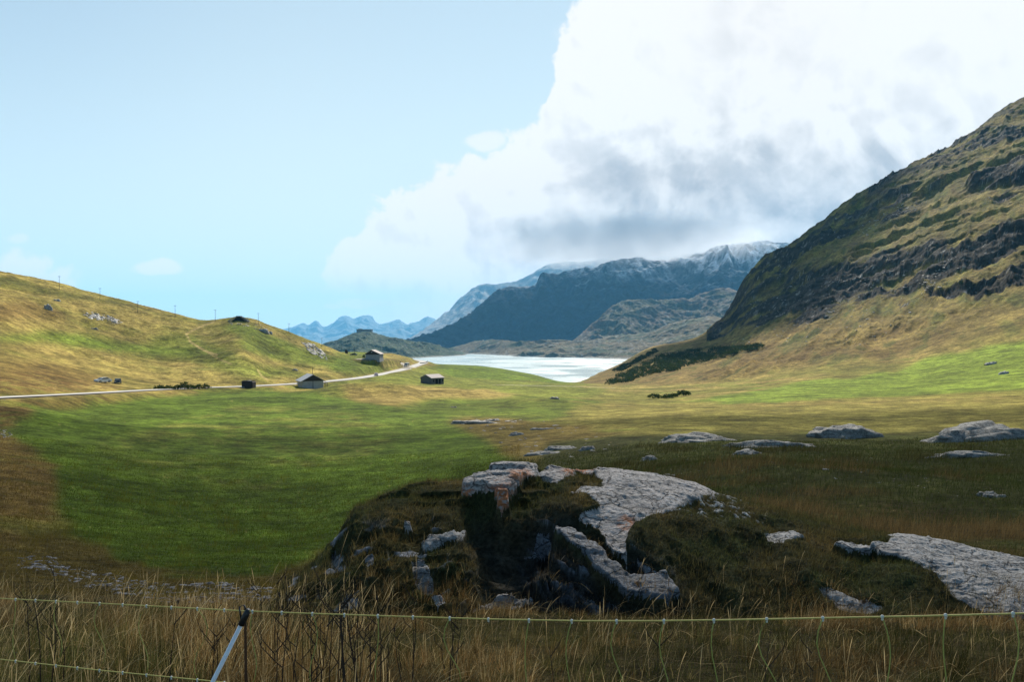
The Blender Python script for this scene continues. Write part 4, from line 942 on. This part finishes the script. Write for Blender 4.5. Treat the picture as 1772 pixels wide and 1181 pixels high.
pw = plain('white_paint', (.7, .7, .7), .25, .5, .03); pk = plain('black_paint', (.012, .014, .016), .2, .6, .05); pr_ = plain('pale_pink_paint', (.55, .42, .40), .3, .5, .05); pv = plain('cream_paint', (.62, .55, .50), .35, .4, .05)
def on(px, D, dz=.05): return P3(px, D, dz)
vehicle('parked_car', hit(178, 663, 150), R(62), pw, 'car', 'white car parked on the gravel shelf above the road')
vehicle('parked_car', hit(204, 664.5, 150), R(115), pk, 'car', 'black car parked beside the white one above the road')
vehicle('car', on(651, 376, .12), R(100), pr_, 'car', 'pale pinkish car driving on the road below the stone house')
vehicle('camper_van', on(704, 482, .12), R(82), pv, 'van', 'cream camper van at the foot of the driveway by the road fork')
vehicle('parked_car', on(612, 478, .05), R(8), pk, 'car', 'black car parked on the grass between the tiny hut and the stone house')

# ------------------------------------------------------------------ foliage
def leafmat(name, trans=.45):
    m, T = mat_new(name); at = T.n('ShaderNodeAttribute', attribute_name='col'); d = T.n('ShaderNodeBsdfDiffuse'); t = T.n('ShaderNodeBsdfTranslucent'); x = T.n('ShaderNodeMixShader'); x.inputs[0].default_value = trans
    T.l(at.outputs['Color'], d.inputs[0]); T.l(at.outputs['Color'], t.inputs[0]); T.l(d.outputs[0], x.inputs[1]); T.l(t.outputs[0], x.inputs[2]); finish(T, x); return m
M_leaf = leafmat('leaves', .35); M_blade = leafmat('grass_blades', .5)
def leaf_quads(cen, size, r):
    n = len(cen); a = r.normal(0, 1, (n, 3)); a /= np.linalg.norm(a, axis=1)[:, None]; b = np.cross(a, r.normal(0, 1, (n, 3))); b /= np.linalg.norm(b, axis=1)[:, None]
    s = (size * r.uniform(.6, 1.4, n))[:, None]
    return np.stack([cen - a * s, cen - b * s * .5, cen + a * s, cen + b * s * .5], 1).reshape(-1, 3), np.arange(4 * n).reshape(-1, 4)
def shrub_clump(c, rad, n, leaf, r, base):
    d = r.normal(0, 1, (n, 3)); d /= np.linalg.norm(d, axis=1)[:, None]; d[:, 2] = np.abs(d[:, 2]); k = 1 + fbm3(d * 1.7 + r.uniform(0, 50), 2, 5) * .5
    cen = np.array(c) + d * (rad * k * r.uniform(.45, 1, n) ** .5)[:, None] * np.array([1, 1, .8])
    V, F = leaf_quads(cen, leaf, r); cc = np.array(base) * r.uniform(.55, 1.5, (n, 1)); return V, F, np.repeat(cc, 4, axis=0)
def shrubs_in(P, n, rad, leaf, base, r, hf=hit, dmin=330):
    VV, FF, CC = [], [], []; b = 0; xs = [p[0] for p in P]; ys = [p[1] for p in P]; k = 0
    while k < n:
        x, y = r.uniform(min(xs), max(xs)), r.uniform(min(ys), max(ys))
        if not inpoly(np.array([x]), np.array([y]), P)[0]: continue
        p = hf(x, y, dmin); V, F, c_ = shrub_clump(p, rad * r.uniform(.5, 1.3), 60, leaf, r, base); VV.append(V); FF.append(F + b); CC.append(c_); b += len(V); k += 1
    return np.concatenate(VV), np.concatenate(FF), np.concatenate(CC)
r_ = np.random.default_rng(5)
V, F, c_ = shrubs_in([(1048, 666), (1075, 648), (1100, 636), (1140, 616), (1200, 606), (1320, 597), (1318, 604), (1280, 611), (1240, 624), (1200, 630), (1170, 642), (1130, 647), (1080, 664)], 620, 3.1, .5, (.030, .046, .012), r_)
mesh_obj('shrubbery', V, F, M_leaf, colr=c_, label='dark green alder thicket across the foot of the big slope', cat='shrubbery', kind='stuff')
V, F, c_ = shrubs_in([(1058, 643), (1090, 628), (1135, 604), (1138, 609), (1110, 624), (1075, 643)], 130, 2.6, .5, (.022, .036, .010), r_)
mesh_obj('shrubbery', V, F, M_leaf, colr=c_, label='smaller green thicket nearer the lake, above the long one', cat='shrubbery', kind='stuff')
def bush(px, py, wpx, hpx, label, grp, base=(.03, .05, .014)):
    p = hit(px, py, 90); w = wpx / FX * p[1] / 2; h = hpx / FX * p[1]; r = np.random.default_rng(int(px * 7))
    e = empty('bush', p, label=label, cat='bush', group=grp)
    V, F, cc = shrub_clump((0, 0, h * .15), 1.0, 260, .16, r, base); V = V * np.array([w, w, h * 1.05]); mesh_obj('foliage', V, F, M_leaf, e, colr=cc)
    b = MB()
    for a in (-.4, .1, .5): b.tube([(a * .3 * w, 0, -.1), (a * w, .1 * w, h * .6)], [.05, .02], 5)
    b.build('stems', M_pole, e)
G1 = 'dark bushes along the road verge'
for i, (px, w_, t_) in enumerate([(276, 14, 'at the roadside end of the verge row'), (291, 12, 'second from the road end of the verge row'), (306, 11, 'third from the road end of the verge row'), (318, 16, 'tallest and darkest of the verge row'), (331, 12, 'just past the tallest of the verge row'),
                                  (344, 12, 'near the shed end of the verge row'), (357, 10, 'at the shed end of the verge row')]):
    bush(px, 674.5, w_ + 3, 8 + (i == 3) * 3, 'low dark green bush ' + t_, G1)
G2 = 'dark bushes in the gully at the slope foot'
for px, py, w_, h_, t_ in [(1133, 690, 26, 8, 'at the lake end of the gully row'), (1155, 691, 22, 8, 'in the middle of the gully row'), (1182, 686, 26, 9, 'tallest and greenest of the gully row'), (1166, 688, 18, 7, 'between the middle and tallest of the gully row')]:
    bush(px, py, w_, h_, 'dark bush ' + t_, G2)
bush(629.5, 621, 5, 6, 'dark round bush against the terrace of the stone house', None)
for px, py, t_ in [(1663, 498, 'highest on the slope under the lower cliffs'), (1770, 445, 'at the right edge beside the cliffs'), (1770, 232, 'near the top of the slope at the right edge')]:
    bush(px, py, 7, 8, 'single dark bush ' + t_, 'single bushes on the big slope')

# ------------------------------------------------------------------ grass
def blades(name, x, y, z, ln, wd, lean, colr, label, segs=(0, .4, .75, 1), prof=(1, .8, .5, .08), seed=0, parent=None, curl=.5, mat=None, wind=(.6, -.1), az=None):
    r = np.random.default_rng(seed); n = len(x); az = r.uniform(0, 2 * math.pi, n) if az is None else az
    lx = np.cos(az) * lean + wind[0] * lean; ly = np.sin(az) * lean + wind[1] * lean
    wa = r.uniform(0, math.pi, n); wxv = np.cos(wa) * wd; wyv = np.sin(wa) * wd * .6; K = len(segs); V = np.empty((n, K, 2, 3))
    for i, (t, pf) in enumerate(zip(segs, prof)):
        b = t * (1 - curl) + t * t * curl
        cx = x + lx * ln * b; cy = y + ly * ln * b; cz = z - .02 + ln * t * np.sqrt(np.maximum(1 - (np.hypot(lx, ly) * t * .75) ** 2, .08))
        for s_, q in ((-.5, 0), (.5, 1)): V[:, i, q, 0] = cx + wxv * s_ * pf; V[:, i, q, 1] = cy + wyv * s_ * pf; V[:, i, q, 2] = cz
    base = (np.arange(n) * K * 2)[:, None, None]; k = (np.arange(K - 1) * 2)[None, :, None]; F = (base + k + np.array([0, 1, 3, 2])[None, None]).reshape(-1, 4)
    CC = np.repeat(colr, K * 2, axis=0)
    o = mesh_obj(name, V.reshape(-1, 3), F, mat or M_blade, parent, colr=CC); 
    if label: tag(o, label, 'grass', kind='stuff')
    return o
def field(n, y0, y1, p0, p1, seed, pw=1.0):
    r = np.random.default_rng(seed); u = r.uniform(0, 1, n); y = (y0 ** pw + u * (y1 ** pw - y0 ** pw)) ** (1 / pw); px = r.uniform(p0, p1, n); return (px - CX) / FX * y, y, px, r
# tall dry grass of the foreground, growing in tussocks over a short thatch
def edge_at(px): return np.interp(px, [-160, 60, 200, 420, 560, 700, 800, 1100, 1400, 1700, 1950], [11.5, 11.0, 10.2, 9.8, 9.8, 9.1, 8.8, 8.6, 8.6, 8.5, 8.5])
def tint(x, y, px, n, r):
    n1_ = fbm(x / 1.1, y / 1.1, 3, 601); n2_ = fbm(x / .35, y / .35, 2, 602)
    drk = np.clip(ss(n1_ + n2_ * .4 - ss(px, 560, 800) * .12, .22, -.22) + ss(px + n1_ * 120, 430, 200) * ss(y, 8.5, 6) * .8, 0, 1)
    return n1_, n2_, drk
def pal(drk, r):
    n = len(drk); u_ = r.uniform(0, 1, (n, 1)); drk = drk[:, None]
    cst = np.where(u_ < .18, np.array((.56, .41, .20)), np.where(u_ < .6, np.array((.30, .175, .066)), np.array((.15, .10, .038))))
    cgr = np.where(u_ < .12, np.array((.34, .27, .11)), np.where(u_ < .55, np.array((.050, .060, .016)), np.array((.085, .085, .026))))
    return (cst * (1 - drk) + cgr * drk) * 1.0
tx_, ty_, tpx, r = field(6200, 2.3, 12.0, -160, 1950, 21, 1.3); tn1, tn2, tdr = tint(tx_, ty_, tpx, 0, r); kk = (ty_ < edge_at(tpx) + tn1) & (r.uniform(0, 1, len(tx_)) < .62 + tn1 * 1.3)
tx_, ty_, tpx, tn1, tdr = [q[kk] for q in (tx_, ty_, tpx, tn1, tdr)]; T_ = len(tx_)
tl = r.uniform(.07, .31, T_) * (1 + .5 * tn1) * np.where(tpx > 640, .72, 1.0) * np.clip((edge_at(tpx) + tn1 - ty_) / .8, .5, 1); tcol = r.uniform(.45, 1.35, T_) * np.where(tpx > 640, .8, 1.0) * (1 + .7 * fbm(tx_ / .8, ty_ / .8, 2, 660)); tdr = np.clip(tdr + r.normal(0, .25, T_), 0, 1)
ti = np.repeat(np.arange(T_), r.integers(12, 44, T_)); n = len(ti); az = r.uniform(0, 2 * math.pi, n); rad = np.abs(r.normal(0, .055, n))
x = tx_[ti] + np.cos(az) * rad; y = ty_[ti] + np.sin(az) * rad; z, *_ = MH(x, y)
blades('dry_grass', x, y, z, tl[ti] * r.uniform(.45, 1.15, n), r.uniform(.0016, .0042, n), np.clip(rad * 7, .12, .9) * r.uniform(.6, 1.4, n) * np.where(tpx[ti] > 640, 1.6, 1.15), pal(tdr[ti], r) * (tcol[ti] * r.uniform(.6, 1.3, n))[:, None], 'tall dry brown tussock grass behind the fence',
       seed=1, curl=.8, wind=(.5, -.1), az=az)
x, y, px, r = field(90000, 2.3, 12.5, -160, 1950, 31, 1.25); n1_, n2_, drk = tint(x, y, px, 0, r); k_ = y < edge_at(px) + n1_ + .5; x, y, px, drk, n1_ = [q[k_] for q in (x, y, px, drk, n1_)]; z, *_ = MH(x, y); n = len(x)
blades('short_grass', x, y, z, r.uniform(.04, .13, n), r.uniform(.002, .005, n), r.uniform(.3, 1.1, n), pal(np.clip(drk + .25, 0, 1), r) * r.uniform(.4, .95, (n, 1)), 'short matted thatch between the tussocks', seed=6, segs=(0, .6, 1), prof=(1, .7, .1))
# pale seed stalks
x, y, px, r = field(2600, 2.6, 9.2, -120, 1850, 22, 1.3); k_ = (px < 680) | (r.uniform(0, 1, len(px)) < .45); x, y, px = x[k_], y[k_], px[k_]; z, *_ = MH(x, y); n = len(x)
blades('seed_grass', x, y, z, r.uniform(.30, .60, n) * np.where(px > 680, .7, 1), r.uniform(.0022, .0036, n), r.uniform(.15, .8, n) * np.where(px > 680, 1.4, 1), np.array((.46, .34, .17)) * r.uniform(.5, 1.2, (n, 1)), 'pale bending seed stalks among the dry grass',
       segs=(0, .35, .6, .8, .9, 1), prof=(.7, .55, .5, 1.6, 1.5, .2), seed=2, wind=(.9, -.1))
# short turf on the outcrop
x, y, px, r = field(200000, 8.0, 15.5, 440, 1980, 23, 1.0); z, onm, ri, ci = MH(x, y)
keep = onm & (hol[ri, ci] < .5) & (hol2[ri, ci] < .6) & (flat[ri, ci] < .35)
x, y, z, ri, ci = [a[keep] for a in (x, y, z, ri, ci)]; n = len(x); cc = mound_c[ri, ci] * r.uniform(.7, 2.4, (n, 1)) * np.array((1.15, 1.05, .9))
bare = mound_c[ri, ci].sum(1) > .3
x, y, z, cc = x[~bare], y[~bare], z[~bare], cc[~bare]; n = len(x)
tuf = blades('turf_grass', x - OFF[0], y - OFF[1], z - OFF[2], r.uniform(.03, .12, n) * (1 + .8 * np.clip(fbm(x / .4, y / .4, 2, 650), 0, 1)), r.uniform(.003, .007, n), r.uniform(.3, 1.0, n), cc * 1.15, None, segs=(0, .6, 1), prof=(1, .7, .1), seed=3, parent=outcrop)
tuf['kind'] = 'stuff'
# rough pasture right of and behind the outcrop
x, y, px, r = field(150000, 11.5, 60, 780, 1950, 24, .55); z = H(x, y); n1_ = fbm(x / 2.5, y / 2.5, 3, 611); tall = ss(fbm(x / 3.5, y / 3.5, 3, 612) + ss(px, 1300, 1500) * .5 * ss(y, 22, 17), .22, .55)
n = len(x); cc = (np.array((.052, .062, .018)) * (1 - tall[:, None]) + np.array((.15, .10, .042)) * tall[:, None] * ss(y, 40, 25)[:, None] + np.array((.06, .055, .02)) * tall[:, None] * ss(y, 25, 40)[:, None]) * r.uniform(.5, 1.5, (n, 1))
blades('pasture_grass', x, y, z, (r.uniform(.06, .16, n) + tall * r.uniform(.0, .32, n)) * np.clip(y / 18, .8, 1.4), r.uniform(.006, .012, n) * np.clip(y / 20, .8, 2.4), r.uniform(.15, .7, n), cc, 'dark rough pasture grass with brown tussocks behind the outcrop', segs=(0, .6, 1), prof=(1, .7, .1), seed=4)
# meadow sward
x, y, px, r = field(170000, 11, 75, -140, 900, 25, .35); z = H(x, y); n = len(x)
ci_ = np.clip(np.round(cidx(px)).astype(int), 0, len(PXS) - 1); ri_ = np.clip(np.round(ridx(y)).astype(int), 0, len(DS) - 1)
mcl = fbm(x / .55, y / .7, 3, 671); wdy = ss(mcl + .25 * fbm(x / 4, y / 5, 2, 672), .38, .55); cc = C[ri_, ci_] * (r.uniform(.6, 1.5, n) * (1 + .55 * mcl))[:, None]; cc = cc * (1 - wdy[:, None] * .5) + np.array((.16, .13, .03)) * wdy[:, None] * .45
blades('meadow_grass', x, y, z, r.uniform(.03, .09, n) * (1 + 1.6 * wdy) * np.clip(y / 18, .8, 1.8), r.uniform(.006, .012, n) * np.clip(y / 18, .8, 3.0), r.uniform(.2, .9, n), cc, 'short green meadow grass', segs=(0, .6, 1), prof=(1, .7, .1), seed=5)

# dead weed stalks
M_weed = plain('dead_stalk', (.040, .028, .022), .9, .1, .4, 20); rw = random.Random(11)
def weed(px, D, pyt, label):
    p = np.array(P3(px, D)); top = (CY - pyt) / FX * D; h = top - p[2]; b = MB(); lx = rw.uniform(-.12, .12)
    pts = [(lx * h * t + .012 * math.sin(5 * t + px), 0.03 * math.sin(3 * t), -.05 + (h + .05) * t) for t in (0, .25, .5, .75, 1)]
    b.tube(pts, [.0040, .0034, .0027, .0020, .0010], 5)
    nk = rw.randint(1, 4)
    for k in range(nk):
        t = rw.uniform(.45, .95); q = (lx * h * t, 0, h * t); s_ = rw.choice((-1, 1)); l_ = rw.uniform(.05, .16)
        b.tube([q, (q[0] + s_ * l_ * .5, rw.uniform(-.03, .03), q[2] + l_ * .6), (q[0] + s_ * l_ * .7, 0, q[2] + l_ * 1.2)], [.0028, .002, .001], 4)
    if rw.random() < .35: b.ball((pts[-1][0], pts[-1][1], h), .005, 6, 4, (1, 1, 2.6))
    spot = 'near the left end of the fence' if px < 300 else 'close around the white post' if px < 520 else 'between the white post and the big outcrop' if px < 700 else 'in the grass before the big outcrop'
    size = 'tall' if h > 1.15 else 'short' if h < .85 else 'middling'
    label = size + (' single-stemmed', ' forked', ' three-branched', ' bushy-topped')[nk - 1] + ' dark dead weed stalk ' + spot
    o = b.build('dead_weed', M_weed, label=label, cat='dead plant', group='dark dead weed stalks behind the fence'); o.location = p
for i in range(46):
    px = rw.choice([rw.uniform(450, 660), rw.uniform(450, 660), rw.uniform(-20, 440), rw.uniform(640, 790)]); D = rw.uniform(3.6, 5.6)
    weed(px, D, rw.uniform(985, 1080) if 440 < px < 660 else rw.uniform(960, 1110) if px < 440 else rw.uniform(1000, 1120), 'dark dry weed stalk rising from the grass behind the fence')
for px, py in ((1328, 1000 + 90), (1420, 1120), (960, 1120), (1130, 1100)): weed(px, 3.8, py, 'dark dry weed stalk rising from the grass behind the fence')

# ------------------------------------------------------------------ electric net fence
M_wire = plain('yellow_twine', (.50, .42, .12), .6, .3, .3, 60); M_knot = plain('white_clip', (.6, .58, .52), .4, .4, .05); M_post = plain('white_plastic_post', (.80, .80, .84), .35, .5, .05); M_cap = plain('black_cap', (.015, .015, .018), .5, .4, .1); M_stay = plain('plastic_stay', (.34, .33, .08), .6, .3, .2, 30)
def fline(px): y = 2.585 / (1 + .5 * (px - CX) / FX); return (px - CX) / FX * y, y
def strand_pts(kx, ky, p0, p1):
    out = []
    for px in np.arange(p0, p1 + 1, 8.): x, y = fline(px); out.append((x, y, (CY - float(np.interp(px, kx, ky))) / FX * y))
    return np.array(out)
tx = np.array([-500, 0, 200, 428, 520, 700, 850, 1000, 1130, 1250, 1400, 1500, 1600, 1772, 2100.]); ty = np.array([1000, 1036, 1046, 1058, 1061.5, 1067.5, 1072, 1075, 1075, 1073.5, 1070.5, 1068.5, 1066.5, 1062, 1050.])
fx0, fy0 = fline(300); fence = empty('electric_fence', (fx0, fy0, -1.95), label='yellow twine electric net fence with white clips and one leaning white post', cat='fence'); FO = np.array([fx0, fy0, -1.95])
top_s = strand_pts(tx, ty, -500, 2100)
low_s = top_s.copy(); low_s[:, 2] -= np.interp(CX + FX * low_s[:, 0] / low_s[:, 1], [-500, 0, 180, 360, 428, 2100], [.30, .288, .290, .285, .285, .27])
def build_strand(P, nm):
    b = MB(); b.tube([tuple(p - FO) for p in P], .0021, 6); st = b.build('strand', M_wire, fence, True); return st
ts = build_strand(top_s, 't'); lsn = build_strand(low_s, 'l')
ks = None; arc = np.r_[0, np.cumsum(np.linalg.norm(np.diff(top_s, axis=0), axis=1))]
i0 = 0
for s_ in np.arange(.07, arc[-1], .148):
    p = [np.interp(s_, arc, top_s[:, k]) for k in range(3)]; q = [np.interp(s_, arc, low_s[:, k]) for k in range(3)]; pxx = CX + FX * p[0] / p[1]
    if not -60 < pxx < 1840: continue
    for pt, par in ((p, ts), (q, lsn)):
        if par is lsn and pxx > 470: continue
        if ks is None: b = MB(); b.ball((0, 0, 0), .0048, 8, 6, (1.0, 1, 1.15)); b.ball((0, 0, -.007), .0035, 6, 4); ks = b.build('clip', M_knot, par, True); o = ks
        else: o = ks.copy(); col.objects.link(o); o.parent = par
        o.location = np.array(pt) - FO
    if i0 % 2 == 0 or pxx > 900:
        b = MB(); a_ = rw.uniform(-.02, .02); c2 = rw.uniform(-.03, .03); pl = []
        for t in np.linspace(0, 1, 9): w_ = np.array(p) * (1 - t) + np.array(q) * t - FO; w_[0] += math.sin(t * math.pi) * a_ + math.sin(t * 2 * math.pi) * c2; pl.append(tuple(w_))
        b.tube(pl, .0016, 5); b.build('stay', M_stay, fence, True)
    i0 += 1
x, y = fline(428); pt = np.array((x, y, (CY - 1060) / FX * y)); dx_ = -.50; bot = pt + np.array([-.48, .02, -.96])
ax_ = (pt - bot) / np.linalg.norm(pt - bot)
b = MB(); b.tube([tuple(bot - FO), tuple(pt - ax_ * .035 - FO)], .0084, 16); post = b.build('post', M_post, fence, True)
b = MB(); b.tube([tuple(pt - ax_ * .055 - FO), tuple(pt - ax_ * .01 - FO), tuple(pt + ax_ * .012 - FO)], [.0125, .0125, .009], 14); b.build('cap', M_cap, post, True)
b = MB(); h0 = pt - FO; b.tube([tuple(h0 + np.array((-.028, .01, -.03))), tuple(h0 + np.array((-.034, .01, .018))), tuple(h0 + np.array((-.016, .01, .024))), tuple(h0 + np.array((-.006, .01, .0)))], .0035, 6); b.build('hook', M_cap, post, True)
b = MB(); b.tube([tuple(h0 + np.array((-.03, .25, -.75))), tuple(h0 + np.array((-.045, .12, -.3))), tuple(h0 + np.array((-.025, .05, .0)))], [.007, .006, .005], 7)
o = b.build('wooden_stake', plain('stake_wood', (.08, .045, .028), .9, .1, .3, 20), label='thin dark brown stick standing right behind the white post', cat='stick'); o.location = FO

# ------------------------------------------------------------------ added clouds, out of view, placed to shade near pasture, cliffs and massif
def cloud(cx, cy, cz, rx, ry, rz_, dens, label, seed):
    n, m_ = 96, 40; th = np.linspace(0, math.pi, m_); ph = np.linspace(0, 2 * math.pi, n, endpoint=False); TH, PH = np.meshgrid(th, ph, indexing='ij')
    d = np.stack([np.sin(TH) * np.cos(PH), np.sin(TH) * np.sin(PH), np.cos(TH)], -1).reshape(-1, 3)
    k = 1 + fbm3(d * 2.0 + seed, 5, seed) * .45; k = np.where(d[:, 2] < 0, 1 + (k - 1) * .5, k)
    f = [(j * n + i, (j + 1) * n + i, (j + 1) * n + (i + 1) % n, j * n + (i + 1) % n) for j in range(m_ - 1) for i in range(n)]
    m, T = mat_new('added_cloud_vapour'); df = T.n('ShaderNodeBsdfDiffuse'); df.inputs[0].default_value = (.9, .9, .92, 1); tr = T.n('ShaderNodeBsdfTransparent'); x = T.n('ShaderNodeMixShader')
    t_ = T.n('ShaderNodeTexCoord'); sxx = T.n('ShaderNodeSeparateXYZ'); T.l(t_.outputs['Object'], sxx.inputs[0])
    a = T.m('DIVIDE', sxx.outputs[0], rx); b_ = T.m('DIVIDE', sxx.outputs[1], ry); rr_ = T.m('SQRT', T.m('ADD', T.m('MULTIPLY', a, a), T.m('MULTIPLY', b_, b_)))
    nz = T.n('ShaderNodeTexNoise', i_Scale=5.0 / (rx + ry), i_Detail=6.0); T.l(t_.outputs['Object'], nz.inputs['Vector'])
    q = T.m('ADD', rr_, T.m('MULTIPLY', T.m('SUBTRACT', nz.outputs[0], .5), .8))
    T.l(T.sm(q, 1.05, .45, 0, dens), x.inputs[0]); T.l(tr.outputs[0], x.inputs[1]); T.l(df.outputs[0], x.inputs[2]); finish(T, x)
    o = mesh_obj('cloud', d * k[:, None] * np.array([rx, ry, rz_]), np.array(f), m, None, True, label=label, cat='cloud', kind='stuff'); o.location = (cx, cy, cz); return o
def over(gx, gy, gz, z=1500): t = (z - gz) / sdir.z; return gx + sdir.x * t, gy + sdir.y * t, z
cloud(*over(25, 42, -5), 215, 66, 36, .52, 'added unseen cloud overhead shading the outcrop and rough pasture', 3)
cloud(*over(300, 880, 60), 215, 160, 50, .95, 'added unseen cloud overhead shading the far end of the cliffs', 8)

cloud(*over(120, 3800, 80, 4400), 1350, 430, 150, .95, 'added unseen high cloud shading the lower flank of the massif above the lake', 14)

# ------------------------------------------------------------------ haze
m, T = mat_new('air'); pv_ = T.n('ShaderNodeVolumePrincipled', i_Density=4.4e-5, i_Anisotropy=.2); pv_.inputs['Color'].default_value = (.20, .60, 1.0, 1)
o_ = T.n('ShaderNodeOutputMaterial'); T.l(pv_.outputs[0], o_.inputs['Volume'])
b = MB(); b.box((0, 8750, 440), (26000, 20500, 1300)); tag(b.build('haze', m), 'pale blue air over the valley', 'haze', kind='stuff')

def mist(px, py, D, wpx, hpx, dep, dens, label, seed):
    n, m_ = 48, 24; th = np.linspace(0, math.pi, m_); ph = np.linspace(0, 2 * math.pi, n, endpoint=False); TH, PH = np.meshgrid(th, ph, indexing='ij')
    d = np.stack([np.sin(TH) * np.cos(PH), np.sin(TH) * np.sin(PH), np.cos(TH)], -1).reshape(-1, 3)
    sc_ = np.array([wpx / FX * D / 2, dep, hpx / FX * D / 2]); f = [(j * n + i, (j + 1) * n + i, (j + 1) * n + (i + 1) % n, j * n + (i + 1) % n) for j in range(m_ - 1) for i in range(n)]
    m, T = mat_new('mist_vapour'); tcx = T.n('ShaderNodeTexCoord'); mp_ = T.n('ShaderNodeMapping'); mp_.inputs['Scale'].default_value = tuple(1 / q for q in sc_); T.l(tcx.outputs['Object'], mp_.inputs[0])
    ln_ = T.n('ShaderNodeVectorMath', operation='LENGTH'); T.l(mp_.outputs[0], ln_.inputs[0])
    nz = T.n('ShaderNodeTexNoise', i_Scale=1.0 / 170, i_Detail=5.0, i_Roughness=.6, noise_dimensions='4D', i_W=float(seed)); T.l(tcx.outputs['Object'], nz.inputs['Vector'])
    q = T.m('ADD', T.m('SUBTRACT', 1.0, ln_.outputs['Value']), T.m('MULTIPLY', T.m('SUBTRACT', nz.outputs[0], .55), 1.6))
    v = T.n('ShaderNodeVolumePrincipled', i_Anisotropy=.25); v.inputs['Color'].default_value = (.88, .90, .94, 1); T.l(T.sm(q, 0, .5, 0, dens), v.inputs['Density'])
    o_ = T.n('ShaderNodeOutputMaterial'); T.l(v.outputs[0], o_.inputs['Volume'])
    o = mesh_obj('mist', d * sc_, np.array(f), m, None, True, label=label, cat='mist', kind='stuff'); o.location = ((px - CX) / FX * D, D, (CY - py) / FX * D)
mist(1080, 420, 4850, 640, 104, 800, .0026, 'pale cloud bank lying on the mountain summits above the lake', 2)
